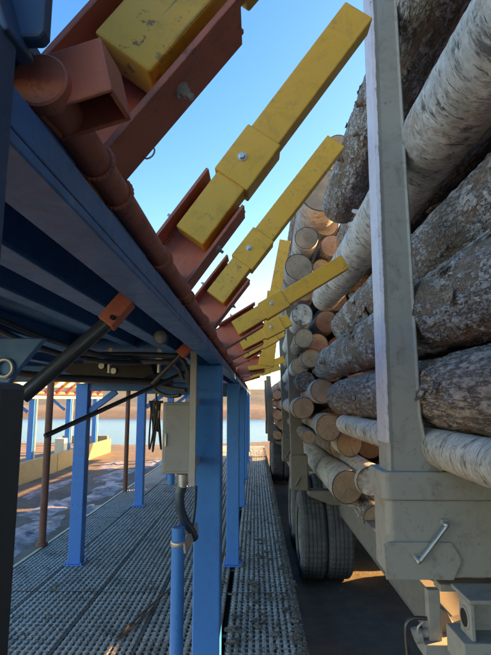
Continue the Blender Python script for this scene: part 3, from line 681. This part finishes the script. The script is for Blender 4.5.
# ------------------------------------------------------------------ log loads
NS = {}
def log(X, Z, Rr, Y0, Y1, kind, label, cut0=True, cut1=True, taper=0.05, tx=0.0, tz=0.0, seed=0, res=1, group=None, oval=0.0, amp=None):
    """axis along Y; X, Z at the end Y0 (relative to the eye for Z), tilt tx/tz per metre"""
    L = Y1-Y0; nseg = (28, 56, 168)[res]; ds = (0.25, 0.06, 0.012)[res]; ny = max(4, int(L/ds))
    if res == 2: ny = min(ny, 500)
    amp = amp if amp is not None else {'rough': 0.0065, 'moss': 0.006, 'brown': 0.006, 'grey': 0.0035, 'white': 0.003}[kind]
    vs = []; rel = []; s7 = seed*7.31; rough = kind in ('rough', 'moss', 'brown')
    nn = noise.noise; fr = noise.fractal
    rim0 = []; rim1 = []
    for j in range(ny+1):
        t = j/ny; y = L*t
        bx = 0.10*Rr*nn(Vector((y*0.6, s7, 1))); bz = 0.10*Rr*nn(Vector((y*0.6, s7, 9)))
        rad0 = Rr*(1-taper*t)
        edge = min(1.0, min(t, 1-t)*L/0.03)
        for k in range(nseg):
            a = 2*math.pi*k/nseg; ca, sa = math.cos(a), math.sin(a)
            low = nn(Vector((ca*0.9+s7, y*0.9, sa*0.9)))*0.035*Rr+oval*Rr*math.cos(2*a+seed)
            h = 0.5
            if res > 0:
                cx, cz = ca*rad0, sa*rad0
                if rough:
                    # bark plates: ragged cells with flat tops of uneven height and furrows between them
                    w1 = nn(Vector((cx*30+s7, y*30, cz*30)))*0.6; w2 = nn(Vector((cx*30, y*30+s7, cz*30+5)))*0.6
                    dd, pp = noise.voronoi(Vector((cx*26+w1+s7, y*8+w2, cz*26+w2)))
                    e = min(1.0, (dd[1]-dd[0])/0.14)
                    cr = noise.cell(pp[0]*7.7)
                    big = nn(Vector((cx*7, y*4, cz*7+s7)))
                    h = 0.20+0.22*e+0.42*cr*e+0.22*nn(Vector((cx*70, y*70+s7, cz*70)))+0.35*big
                    if kind == 'rough' and big < -0.36: h = min(h, 0.24+0.2*nn(Vector((cx*60, y*20, cz*60))))
                    h = max(0.0, min(1.0, h))
                else:
                    h = 0.5+0.5*nn(Vector((cx*14+s7, y*30, cz*14)))+0.25*nn(Vector((cx*40, y*60+s7, cz*40)))
                    h = max(0, min(1, h))
            rad = rad0+low+(h-0.5)*2*amp*edge-(1-edge)*0.004
            vs.append((bx+ca*rad, y, bz+sa*rad)); rel.append(h)
    fs = [(j*nseg+k, (j+1)*nseg+k, (j+1)*nseg+(k+1) % nseg, j*nseg+(k+1) % nseg) for j in range(ny) for k in range(nseg)]
    def me_from(name, v, f, mat, smooth=True):
        me = bpy.data.meshes.new(name); me.from_pydata(v, [], f); me.polygons.foreach_set('use_smooth', [smooth]*len(f)); me.materials.append(mat); return me
    me = me_from('log', vs, fs, BARK[kind])
    at = me.attributes.new('relief', 'FLOAT', 'POINT'); at.data.foreach_set('value', rel)
    o = link('log', me); o.location = (X, Y0, CZ+Z)
    o.rotation_euler = (math.atan(tz), 0, -math.atan(tx))
    tag(o, label, 'log', group)
    for j, on, d in ((0, cut0, 1), (ny, cut1, -1)):
        rim = vs[j*nseg:(j+1)*nseg]; c = Vector((sum(v[0] for v in rim)/nseg, rim[0][1], sum(v[2] for v in rim)/nseg))
        v2 = [tuple(c+(Vector(p)-c)*0.94+Vector((0, 0.001*d, 0))) for p in rim]
        v3 = [tuple(c+(Vector(p)-c)*0.5+Vector((0, -0.004*d*nn(Vector((p[0]*20, p[2]*20, s7))), 0))) for p in rim]
        vv = [(p[0]-c.x, 0, p[2]-c.z) for p in rim]; v2 = [(p[0]-c.x, p[1]-c.y, p[2]-c.z) for p in v2]; v3 = [(p[0]-c.x, p[1]-c.y, p[2]-c.z) for p in v3]
        ff = []
        for k in range(nseg):
            k2 = (k+1) % nseg
            q = [(k, k2, nseg+k2, nseg+k), (nseg+k, nseg+k2, 2*nseg+k2, 2*nseg+k), (2*nseg+k, 2*nseg+k2, 3*nseg)]
            ff += [x[::-1] if d < 0 else x for x in q]
        em = me_from('cut_end', vv+v2+v3+[(0, 0, 0)], ff, M_CUT if on else BARK[kind], False); em.materials.append(B_RIM); em.polygons.foreach_set('material_index', [1, 0, 0]*nseg)
        e = link('cut_end', em, o)
        e.location = c
    return o
GN = 'logs on the near trailer'; GF = 'logs on the truck ahead'
# near load: far ends face away
NEAR = [
 # X, Z, R, Yend, kind, label, tx, tz, seed, oval
 (0.775, 1.72, 0.165, 4.3, 'moss', 'mossy frosted log at the top left of the near load beside the sky', 0, 0, 1, .03),
 (0.75, 1.06, 0.140, 5.2, 'grey', 'smooth grey barked log slanting behind the grey stake above the big rough one', 0, 0, 2, .02),
 (0.92, 0.735, 0.155, 5.0, 'rough', 'dark rough log set back between the smooth grey log and the big flaky one', 0, 0, 3, .03),
 (0.765, 0.362, 0.158, 5.6, 'rough', 'big flaky rough barked log in the middle of the near load', 0, 0, 4, .04),
 (0.765, 0.025, 0.148, 4.3, 'brown', 'dark brown peeling log under the big flaky one', 0, 0, 5, .02),
 (0.69, -0.185, 0.070, 3.9, 'white', 'thin white birch log lowest on the near load', 0, 0, 6, 0),
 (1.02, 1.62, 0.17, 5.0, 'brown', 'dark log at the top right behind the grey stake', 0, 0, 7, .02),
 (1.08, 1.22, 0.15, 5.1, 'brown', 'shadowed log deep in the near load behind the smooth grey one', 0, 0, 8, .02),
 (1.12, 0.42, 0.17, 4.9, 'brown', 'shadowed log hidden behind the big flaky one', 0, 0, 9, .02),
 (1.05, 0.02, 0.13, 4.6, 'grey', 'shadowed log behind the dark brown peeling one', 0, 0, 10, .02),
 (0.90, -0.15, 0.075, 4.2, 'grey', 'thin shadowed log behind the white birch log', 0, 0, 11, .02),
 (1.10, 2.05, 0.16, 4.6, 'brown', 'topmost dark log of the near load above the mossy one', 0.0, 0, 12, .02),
]
for X, Z, Rr, Ye, kd, lab, tx, tz, sd, ov in NEAR:
    L = Ye+0.7; res = 2 if sd <= 6 else 1
    lg = log(X-tx*L, Z-tz*L, Rr, -0.7, Ye, kd, lab, True, sd not in (1, 2), 0.0, tx, tz, sd, res, GN, ov)
    if res == 2:
        rl = random.Random(sd*5)
        for q in range(3 if kd != 'white' else 2):
            y = rl.uniform(1.9, Ye-0.2); an = math.pi+rl.uniform(-0.9, 0.7); dv = Vector((math.cos(an), 0.25, math.sin(an))); p_ = Vector((0, y, 0))+dv*(Rr*0.93); k_ = rl.uniform(0.5, 1.0)*Rr*0.16
            MB().tube([p_, p_+dv*Rr*0.06, p_+dv*Rr*0.13, p_+dv*Rr*rl.uniform(0.2, 0.32)], [k_*1.7, k_*1.25, k_, k_*0.8], 12).build('branch_stub', BARK[kd], lg)
        if kd in ('rough', 'moss', 'brown'):
            for q in range(9):
                y0_ = rl.uniform(1.5, Ye-0.3); a0_ = math.pi+rl.uniform(-0.9, 0.8); wy = rl.uniform(0.05, 0.16); wa = rl.uniform(0.12, 0.3); nu, nv = 8, 6; vs = []; fs = []
                for u in range(nu+1):
                    for v in range(nv+1):
                        uu, vv = u/nu-0.5, v/nv; jag = noise.noise(Vector((u*0.9, v*0.9, sd+q)))
                        a_ = a0_+wa*(vv-0.5)+0.05*jag; rr_ = Rr*1.02+0.004+0.020*vv**2*(0.5+0.8*abs(jag)); yy = y0_+wy*uu*(1-0.45*vv)+0.012*jag
                        vs.append((rr_*math.cos(a_), yy, rr_*math.sin(a_)))
                n_ = nv+1; N_ = len(vs); vs += [(x*0.985, y, z*0.985) for x, y, z in vs]
                for u in range(nu):
                    for v in range(nv):
                        f_ = (u*n_+v, (u+1)*n_+v, (u+1)*n_+v+1, u*n_+v+1); fs.append(f_); fs.append(tuple(i_+N_ for i_ in f_[::-1]))
                    for v in (0, nv): fs.append((u*n_+v, (u+1)*n_+v, (u+1)*n_+v+N_, u*n_+v+N_))
                for v in range(nv):
                    for u in (0, nu): fs.append((u*n_+v, u*n_+v+1, u*n_+v+1+N_, u*n_+v+N_))
                MB().add(vs, fs).build('bark_flake', BARK[kd], lg)
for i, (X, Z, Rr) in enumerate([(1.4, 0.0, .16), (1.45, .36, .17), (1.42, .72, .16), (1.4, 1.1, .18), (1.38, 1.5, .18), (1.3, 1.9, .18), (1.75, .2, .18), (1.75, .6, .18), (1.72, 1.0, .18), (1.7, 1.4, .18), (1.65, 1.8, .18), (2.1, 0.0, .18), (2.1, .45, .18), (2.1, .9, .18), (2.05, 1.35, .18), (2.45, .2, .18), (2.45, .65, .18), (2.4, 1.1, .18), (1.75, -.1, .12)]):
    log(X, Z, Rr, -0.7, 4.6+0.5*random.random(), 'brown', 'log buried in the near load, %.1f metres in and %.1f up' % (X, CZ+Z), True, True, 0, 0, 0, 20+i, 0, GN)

# far load: near ends face us. px, py, r px, Y of the end, bark, label, cut visible, tilt
FAR = [
 (338, 147, 15, 5.3, 'grey', 'topmost log of the truck load, its sawn end behind the steep arm tip', True),
 (323, 190, 24, 5.1, 'grey', 'large orange sawn log end right under the steep yellow arm', True),
 (306, 238, 12.5, 5.0, 'grey', 'round tan sawn log end standing against the sky left of the mossy log', True),
 (333, 246, 12.5, 5.2, 'brown', 'orange sawn log end just below the mossy log', True),
 (299, 267, 14.5, 4.9, 'grey', 'round sawn log end above the low yellow arm beside the raised arm', True),
 (322, 268, 10, 5.3, 'brown', 'small shadowed log end between the round sawn ends above the low arm', True),
 (303, 314, 11.5, 5.2, 'grey', 'blue grey log just under the low yellow arm beside the far stake', False),
 (304, 338, 10, 5.0, 'brown', 'small tan sawn end beside the top of the far stake', True),
 (311, 358, 10, 5.1, 'brown', 'small round sawn end left of the big flaky log', True),
 (300, 366, 9, 5.4, 'grey', 'thin dark log tucked against the far stake', True),
 (323, 391, 12.5, 4.9, 'grey', 'sawn log end with pale bark left of the brown log, below the big flaky one', True),
 (306, 381, 10, 5.3, 'brown', 'dark log behind the pale barked sawn end', False),
 (329, 428, 13, 4.8, 'grey', 'grey sawn log end left of the thin white birch log', True),
 (347, 487, 16, 4.8, 'white', 'lowest left birch log with a wide grey brown sawn end over the tyres', True),
 (372, 481, 15, 4.7, 'white', 'white birch log with dark marks beside the grey stake pocket', False),
 (378, 519, 14, 4.6, 'brown', 'orange sawn log end half behind the stake pocket, lowest of the load', True),
 (345, 399, 14, 5.2, 'brown', 'broken orange log end under the big flaky log', True),
 (318, 344, 11, 5.6, 'brown', 'tan log end just behind the end of the big flaky log', True),
 (309, 437, 7, 5.0, 'brown', 'smallest sawn log end between two birch logs by the far stake', True),
 (350, 443, 13, 5.4, 'grey', 'shadowed log under the thin white birch log', True),
 (303, 408, 11, 5.3, 'grey', 'grey log beside the far stake above the small sawn end', True),
 (303, 205, 11, 5.9, 'brown', 'dark log bark showing under the steep yellow arm against the sky', False),
 (304, 290, 12, 5.5, 'brown', 'dark log crossed by the low yellow arm', True),
]
for i, (px, py, rp, Y, kd, lab, ct) in enumerate(FAR):
    a = P(px, py, Y); rr = rp/495*Y
    log(a.x, a.z-CZ, rr, Y, Y+5.5, kd, lab, ct, True, 0.12, 0.022 if px < 335 else 0.006, 0, 60+i, 1, GF, .035)
rnd = random.Random(11); k = 0
ORD_ = ['bottom', 'second', 'third', 'fourth', 'fifth', 'sixth', 'seventh', 'eighth', 'ninth', 'tenth', 'eleventh']
COL_ = ['first', 'second', 'third', 'fourth', 'fifth', 'sixth']
for iz in range(11):
    for ix in range(6):
        X = 0.86+ix*0.31+(0.15 if iz % 2 else 0); Z = -0.82+iz*0.29
        if Z > 1.9 and ix > 3: continue
        px = 255+495*X/5.4; py = 400-495*Z/5.4
        log(X, Z, rnd.uniform(.13, .165), 5.55+rnd.random()*0.5, 10.4, rnd.choice(['brown', 'grey', 'brown']), 'shadowed log inside the truck load, %s row from the bottom, %s from its left' % (ORD_[iz], COL_[ix]), True, True, 0.05, 0, 0, 100+k, 0, GF); k += 1

# ------------------------------------------------------------------ near trailer: stake, pocket, bolster, coupling
tr = thing('log_trailer', 'grey log trailer bolster with a tall tapered stake and hitch at right', 'trailer')
SY = 1.90; XL = P(391, 460, SY).x; XR = P(424, 445, SY).x; XRt = P(397.5, 0, SY).x; XLt = P(374, 0, SY).x; ZT = P(385, 0, SY).z; zB = CZ-0.60; zt = CZ+2.35
fx = lambda x0, x1, z: x0+(x1-x0)*(z-P(0, 450, SY).z)/(ZT-P(0, 450, SY).z)
st = MB(); zz = [zB, CZ-0.30, CZ-0.22, CZ-0.16, CZ-0.06, CZ+0.3, CZ+0.9, ZT, zt]
prof = []
for z in zz:
    xr = fx(XR, XRt, z); xl = fx(XL, XLt, z)
    if z <= CZ-0.16: xr += {0: 0.09, 1: 0.085, 2: 0.05, 3: 0.015}[zz.index(z)]
    prof.append((z, xl, xr))
vs = []; fs = []
for z, xl, xr in prof:  # channel: left side flange, bevel, front web with a shallow groove, right lip
    vs += [(xl-0.012, SY+0.13, z), (xl-0.012, SY+0.012, z), (xl, SY, z), (xl+0.012, SY+0.004, z), (xr-0.014, SY+0.006, z), (xr-0.006, SY-0.002, z), (xr, SY+0.004, z), (xr, SY+0.13, z)]
n = 8
for j in range(len(prof)-1):
    for i in range(n): fs.append((j*n+i, j*n+(i+1) % n, (j+1)*n+(i+1) % n, (j+1)*n+i))
fs.append(tuple(range(n))); fs.append(tuple(range((len(prof)-1)*n, len(prof)*n))[::-1])
st.add(vs, fs); st.build('stake', M_TRL, tr, 0.0015)
# pale strip of worn paint along the side flange is a plate of its own
m = MB(); v2 = []
for z, xl, xr in prof[3:]: v2 += [(xl-0.016, SY+0.125, z), (xl-0.016, SY+0.006, z), (xl-0.003, SY-0.003, z), (xl-0.0125, SY+0.125, z)]
f2 = []
for j in range(len(prof)-4):
    for i in range(4): f2.append((j*4+i, j*4+(i+1) % 4, (j+1)*4+(i+1) % 4, (j+1)*4+i))
m.add(v2, f2); m.build('wear_strip', M_TRL2, tr)
def rring(x0, x1, y0, y1, z0, z1, r, name, bev=0.004):
    m = MB(); poly = []
    for cx, cyy, a0 in ((x0+r, y1-r, 90), (x0+r, y0+r, 180)):
        for i in range(7):
            a = R(a0+i*15); poly.append((cx+r*math.cos(a), cyy+r*math.sin(a)))
    poly += [(x1, y0), (x1, y1)]
    n = len(poly); m.add([(x, y, z0) for x, y in poly]+[(x, y, z1) for x, y in poly], [tuple(range(n)), tuple(range(n, 2*n))[::-1]]+[(i, (i+1) % n, (i+1) % n+n, i+n) for i in range(n)])
    return m.build(name, M_TRL, tr, bev)
zc0, zc1 = P(400, 499, SY).z, P(400, 471, SY).z
rring(P(380, 480, SY).x, 3.1, SY-0.028, SY+0.20, zc0, zc1, 0.035, 'collar_band', 0.006)
zb = P(400, 576, SY).z
rring(P(386, 530, SY).x, 3.08, SY-0.018, SY+0.19, zb, zc0-0.001, 0.03, 'bolster', 0.006)
zq = P(400, 540, SY).z
a, b = P(384, 540, SY-0.03), P(463, 558, SY-0.03)
m = MB(); m.prism([(a.x+0.004, zb-0.004), (b.x-0.035, zb-0.004), (b.x, (zb+zq)/2), (b.x-0.035, zq), (a.x+0.02, zq), (a.x-0.002, zq-0.01)], SY-0.029, SY-0.0185); m.build('gusset_plate', M_TRL, tr, 0.003)
# lever handle
h0, h1 = P(446, 527, SY-0.05), P(421, 560, SY-0.05)
m = MB(); m.tube(smooth([h0+Vector((0.0, 0.025, 0.012)), h0+Vector((0, 0.0, 0.006)), h0, h1, h1+Vector((-0.008, 0.0, -0.003)), h1+Vector((-0.014, 0.02, 0.006))], 4), 0.0085, 12); m.build('handle', M_ZINC, tr)
m = MB(); m.box((h1.x-0.02, SY-0.035, h1.z-0.006), (h1.x+0.012, SY-0.0292, h1.z+0.016)); m.box((h0.x-0.012, SY-0.035, h0.z+0.002), (h0.x+0.014, SY-0.0292, h0.z+0.022)); m.build('handle_lug', M_TRL, tr, 0.002)
for px, py in ((416, 521), (419, 524), (414, 526), (412, 520)): pass
# hitch under the bolster
def bpx(px0, py0, px1, py1, y0, y1, name, mat=M_TRL, bev=0.004):
    a, b = P(px0, py1, y0), P(px1, py0, y0); return MB().box((a.x, y0, a.z), (b.x, y1, b.z)).build(name, mat, tr, bev)
bpx(430, 590, 440, 645, 1.93, 1.965, 'hitch_cheek')
bpx(440.3, 585, 500, 592, 1.92, 1.99, 'hitch_top')
bpx(426, 646, 520, 660, 1.90, 2.0, 'hitch_plate')
m = MB(); a, b, c_, d_, e_ = P(441, 609, 2.0), P(447, 611, 2.0), P(453, 623, 2.0), P(466, 619, 2.0), P(466, 643, 2.0); f_ = P(441, 645, 2.0)
m.prism([(v.x, v.z) for v in (a, b, c_, d_, e_, f_)], 2.0, 2.05); m.build('hitch_hook', M_TRL, tr, 0.004)
x0 = P(471, 620, 1.70).x; x1 = x0+0.5; z0, z1 = P(471, 642, 1.70).z, P(471, 605, 1.70).z; y0, y1 = 1.70, 1.79; zm = (z0+z1)/2
m = MB(); m.box((x0, y0, z0), (x0+0.014, y1, z1)); m.build('hitch_side', M_TRL, tr, 0.003)
m = MB(); m.box((x0-0.002, y0-0.003, z1+0.0005), (x1, y1+0.06, z1+0.014)); m.build('hitch_cover', M_TRL, tr, 0.003)
m = MB(); m.box((x0+0.0145, y1-0.01, z0), (x1, y1, z1)); m.build('hitch_back', M_TRL, tr, 0.002)
m = MB(); m.tube([Vector((x0-0.0015, (y0+y1)/2, zm)), Vector((x0+0.005, (y0+y1)/2, zm))], 0.028, 24); m.build('pin_hole', M_HOLE, tr)
m = MB(); m.lathe([(-0.004, 0.028), (-0.004, 0.036), (0.0, 0.036)], 24, Matrix.Translation((x0, (y0+y1)/2, zm))); m.build('pin_bush', M_TRL, tr)
m = MB(); m.box((x0-0.03, y0-0.01, z0-0.09), (x1, y1+0.05, z0-0.001)); m.build('hitch_base', M_TRL, tr, 0.004)
m = MB(); m.tube(smooth([P(432, 619, 1.95), P(415, 618, 1.95), P(408, 622, 1.95), P(406, 632, 1.95), P(409, 668, 1.95)], 6), 0.007, 10); m.build('bent_guard', M_STEEL, tr)
m = MB(); m.tube([P(416, 634, 1.95), P(431, 632, 1.95)], 0.016, 12); m.tube([P(414, 636, 1.95), P(421, 634, 1.95)], 0.028, 8); m.build('hitch_bolt', M_TRL, tr)
m = MB(); m.tube(smooth([P(423, 622, 1.93), P(418, 628, 1.93), P(420, 637, 1.93), P(427, 645, 1.93)], 6), 0.004, 8); m.build('lock_wire', M_ZINC, tr)
for px in (424, 447, 470):
    a, b, c_ = P(px, 577, 2.05), P(px+14, 577, 2.05), P(px+30, 592, 2.05)
    m = MB(); m.prism([(a.x, a.z), (b.x, b.z), (c_.x, c_.z)], 2.05, 2.065); m.build('gusset', M_TRL, tr, 0.001)
m = MB(); m.box((1.2, 2.0, CZ-1.02), (1.35, 2.12, zb-0.001)); m.box((2.2, 2.0, CZ-1.02), (2.35, 2.12, zb-0.001)); m.build('trailer_frame', M_TRK, tr, 0.006)

# ------------------------------------------------------------------ wheels
def wheel_meshes():
    n = 96; tw = 0.275; rs = 0.50
    prof = [(0.0, 0.29), (0.0, 0.31), (-0.012, 0.36), (-0.014, 0.42), (-0.004, 0.465), (0.012, 0.488), (0.026, 0.497), (0.030, 0.497),
            (0.062, 0.500), (0.064, 0.488), (0.074, 0.488), (0.076, 0.501), (0.108, 0.502), (0.110, 0.490), (0.120, 0.490), (0.122, 0.5025)]
    prof = prof+[(tw-a, r) for a, r in prof[::-1]]
    vs = []; fs = []; m = len(prof)
    for k in range(n):
        t = 2*math.pi*k/n; alt = (k % 2)
        for i, (a, r) in enumerate(prof):
            rr = r
            if alt and r > 0.495: rr -= 0.006
            if alt and 0.48 < r < 0.492 and i in (5, m-6): rr -= 0.014
            vs.append((a, rr*math.cos(t), rr*math.sin(t)))
    for k in range(n):
        k2 = (k+1) % n
        for i in range(m-1): fs.append((k*m+i, k*m+i+1, k2*m+i+1, k2*m+i))
    ty = MB().add(vs, fs).mesh('tyre', M_TYRE)
    rim = MB(); rim.lathe([(0.01, 0.30), (0.012, 0.275), (0.06, 0.25), (0.10, 0.24), (0.11, 0.16), (0.06, 0.12), (0.05, 0.08), (0.0, 0.07), (-0.01, 0.0)], 40)
    rim.lathe([(tw-0.01, 0.30), (tw-0.012, 0.27), (0.18, 0.25), (0.10, 0.24)], 40)
    for k in range(10):
        a = 2*math.pi*k/10; rim.lathe([(0.05, 0.016), (0.03, 0.016), (0.03, 0)], 6, Matrix.Translation((0, 0.14*math.cos(a), 0.14*math.sin(a))), False)
    rm = rim.mesh('rim', M_TRK)
    return ty, rm
TY, RIM = wheel_meshes()
def wheel(parent, x, y, inner=False):
    w = link('tyre', TY, parent, 0, (x, y, 0.475)); w.rotation_euler = (random.random()*3, 0, 0)
    link('rim', RIM, w)
def log_truck(root, ox, oy, n_axle, stakes, zlift, ylen, tall, rail_x=None, ystart=0):
    rx = rail_x
    for x in (rx, rx+1.25):
        m = MB(); m.box((x, ystart, 0.78), (x+0.012, oy+ylen, 1.002)); m.box((x-0.002, ystart, 1.0025), (x+0.16, oy+ylen, 1.014)); m.box((x-0.002, ystart, 0.766), (x+0.10, oy+ylen, 0.7795)); m.build('frame_rail', M_TRK, root, 0.002)
    for y in (ystart+0.25, oy-0.9, oy+2.6, oy+ylen-0.4):
        MB().box((rx+0.013, y, 0.80), (rx+1.249, y+0.10, 0.98)).build('cross_member', M_TRK, root, 0.003)
    for ay in n_axle:
        MB().tube([(ox+0.1, ay, 0.475), (ox+2.4, ay, 0.475)], 0.07, 14).build('axle', M_STEEL, root)
        for x in (ox, ox+0.30, ox+1.90, ox+2.20): wheel(root, x, ay)
    for sy in stakes:
        a0 = ox-0.10
        for sgn in (1, -1):
            cx = a0+(0.05 if sy == 8.7 else 0) if sgn > 0 else ox+2.6
            ztop = CZ+tall; zb_ = CZ-0.77
            m = MB(); lean = -0.055*sgn
            vs = []
            for z, dx, wd in ((zb_, 0, 0.15), (zb_+0.25, lean*0.2, 0.145), (ztop, lean, 0.12)):
                vs += [(cx+dx, sy-0.06, z), (cx+dx+wd*sgn, sy-0.05, z), (cx+dx+wd*sgn, sy+0.07, z), (cx+dx, sy+0.07, z)]
            fs = [(0, 3, 2, 1), (8, 9, 10, 11)]
            for j in range(2):
                for i in range(4): fs.append((j*4+i, j*4+(i+1) % 4, (j+1)*4+(i+1) % 4, (j+1)*4+i))
            m.add(vs, fs); m.build('stake', M_TRK, root, 0.006)
            m = MB(); xa, xb = sorted((cx-0.02*sgn, cx+0.18*sgn)); m.prism([(xa, CZ-0.64), (xb, CZ-0.64), (xb, CZ-1.04), (xa+(0.0 if sgn > 0 else .0), CZ-1.04)], sy-0.09, sy+0.11); m.build('stake_pocket', M_TRK, root, 0.012)
            m = MB(); hx = cx+0.06*sgn; m.tube([(hx-0.03, sy-0.105, CZ-0.98), (hx+0.03, sy-0.105, CZ-0.88)], 0.010, 8); m.build('handle', M_TRK, root)
        m = MB(); m.prism([(ox+0.085, CZ-1.042), (ox+2.415, CZ-1.042), (ox+2.25, CZ-1.20), (ox+0.35, CZ-1.20), (ox+0.085, CZ-1.10)], sy-0.085, sy+0.105); m.build('bolster', M_TRK, root, 0.006)
tk = thing('log_truck', 'beige log truck ahead carrying the sawn ended load on dusty twin tyres', 'truck')
log_truck(tk, 0.53, 6.2, (6.3, 7.65), (6.0, 8.7), 0, 4.6, 1.22, 0.97, 2.45)
MB().box((0.72, 10.7, 0.60), (2.9, 12.0, 2.9)).build('cab', M_TRK, tk, 0.06)
# truck farther up the yard
t3 = thing('log_truck', 'small far log truck at the end of the walkway loaded with orange log ends', 'truck')
log_truck(t3, 0.44, 13.4, (13.35, 14.7), (12.85, 15.6), 0, 4.2, 0.60, 0.86, 12.5)
ORD = ['bottom', 'second', 'third', 'fourth', 'fifth', 'sixth', 'seventh', 'eighth', 'ninth', 'tenth', 'eleventh', 'top']
COL = ['first', 'second', 'third', 'fourth', 'fifth', 'sixth', 'seventh', 'eighth']
rnd = random.Random(3)
for iz in range(6):
    for ix in range(6):
        X = 0.56+ix*0.25+(0.12 if iz % 2 else 0); Z = -0.88+iz*0.25
        log(X, Z, rnd.uniform(.105, .13), 12.35+rnd.random()*0.3, 17.8, rnd.choice(['brown', 'grey']), 'log end in the far truck load, %s row from the bottom, %s from its left' % (ORD[iz], COL[ix]), True, True, 0, 0, 0, 300+iz*10+ix, 0, 'logs on the far truck')

# ------------------------------------------------------------------ litter on the walkway
a, b = P(116, 638, 2.93), P(172, 586, 3.7)
a.z = DZ+0.020; b.z = DZ+0.022
A = P(116, 638, 3.0); 
def on_deck(px, py, z=DZ+0.012):
    d = P(px, py, 1.0)-Vector((0, 0, CZ)); t = (z-CZ)/d.z; return Vector((0, 0, CZ))+d*t
o = MB().tube(smooth([on_deck(116, 638), on_deck(140, 615, DZ+0.02), on_deck(172, 587, DZ+0.016)], 5), [0.010]*11, 10).build('stick', M_SCRAP); tag(o, 'long straight pale stick lying across the ribbed walkway', 'stick')
o = MB().tube(smooth([on_deck(118, 640), on_deck(138, 622), on_deck(154, 607)], 5), 0.007, 8).build('stick', M_SCRAP); tag(o, 'short dark stick lying under the long pale one', 'stick')
def chip_mesh(seed, s):
    rnd = random.Random(seed); L = s*rnd.uniform(0.6, 1.3); W = s*rnd.uniform(0.4, 0.8); n = 6; vs = []; fs = []
    cu = rnd.uniform(0.1, 0.35)
    for top in (1, 0):
        for i in range(n+1):
            t = i/n-0.5; wv = W*(1-abs(t)**2*2.2)*rnd.uniform(0.7, 1.15)
            for j in (-1, 0, 1):
                vs.append((t*L, j*wv*0.5, (0.006+cu*W*(1-j*j)*0.5+t*t*L*0.12)+(0.006 if top else 0)))
    m3 = 3*(n+1)
    for i in range(n):
        for j in range(2):
            q = (i*3+j, (i+1)*3+j, (i+1)*3+j+1, i*3+j+1); fs.append(q); fs.append(tuple(x+m3 for x in q[::-1]))
    for i in range(n):
        fs.append((i*3, i*3+m3, (i+1)*3+m3, (i+1)*3)); fs.append((i*3+2, (i+1)*3+2, (i+1)*3+2+m3, i*3+2+m3))
    return MB().add(vs, fs)
ch = [chip_mesh(i, 0.07).mesh('bark_chip', M_SCRAP) for i in range(6)]
rnd = random.Random(21)
spots = [(230, 630), (245, 638), (238, 632), (258, 628), (248, 610), (262, 615), (255, 590), (240, 582), (262, 578), (270, 560), (250, 560), (246, 545), (262, 540), (258, 565), (236, 640), (275, 635), (284, 612), (270, 600), (254, 622), (242, 567), (265, 520), (256, 505), (258, 528), (56, 586), (52, 590), (226, 645)]+[(rnd.uniform(222, 296), rnd.uniform(545, 650)) for _ in range(34)]+[(rnd.uniform(246, 280), rnd.uniform(480, 545)) for _ in range(14)]
for i, (px, py) in enumerate(spots):
    v = on_deck(px, py, DZ+0.004); o = link('bark_chip', ch[i % 6]); o.location = v; o.rotation_euler = (rnd.uniform(-.15, .15), rnd.uniform(-.15, .15), rnd.random()*6.28)
    o.scale = [rnd.uniform(0.7, 1.4)]*3
    tag(o, 'curled scrap of bark lying on the ribbed walkway', 'bark scrap', 'bark scraps on the walkway')
m = MB()
for i in range(15000):
    y = 1.6+18*rnd.random()**1.6
    if rnd.random() < 0.8: x = rnd.uniform(-0.2, 0.36) if rnd.random() < 0.3 else 0.385-abs(rnd.gauss(0, 0.045))
    else: x = rnd.uniform(-2.6, -0.3)
    s = rnd.uniform(0.005, 0.02); z = DZ+0.004; an = rnd.random()*6.28; c, s_ = math.cos(an)*s, math.sin(an)*s; h = s*rnd.uniform(0.3, 0.7)
    m.add([(x-c, y-s_, z), (x+s_*.5, y-c*.5, z), (x+c, y+s_, z), (x-s_*.5, y+c*.5, z), (x, y, z+h)], [(0, 1, 4), (1, 2, 4), (2, 3, 4), (3, 0, 4)])
tag(m.build('wood_crumbs', M_SCRAP), kind='stuff')
# clods and bark on the road by the tyres
m = MB()
for i in range(1500):
    x = rnd.uniform(0.42, 3.5) if rnd.random() < 0.8 else rnd.uniform(-5.5, -2.8); y = 2+14*rnd.random(); s = rnd.uniform(0.008, 0.035); z = gz(x, y)-0.004; vs = []
    for k in range(5):
        a = k*1.257+rnd.random()*0.5; vs.append((x+s*math.cos(a)*rnd.uniform(.6, 1.2), y+s*math.sin(a)*rnd.uniform(.6, 1.2), z))
    vs.append((x, y, z+s*rnd.uniform(.4, .8))); m.add(vs, [(k, (k+1) % 5, 5) for k in range(5)])
tag(m.build('mud_clods', M_MUD), kind='stuff')
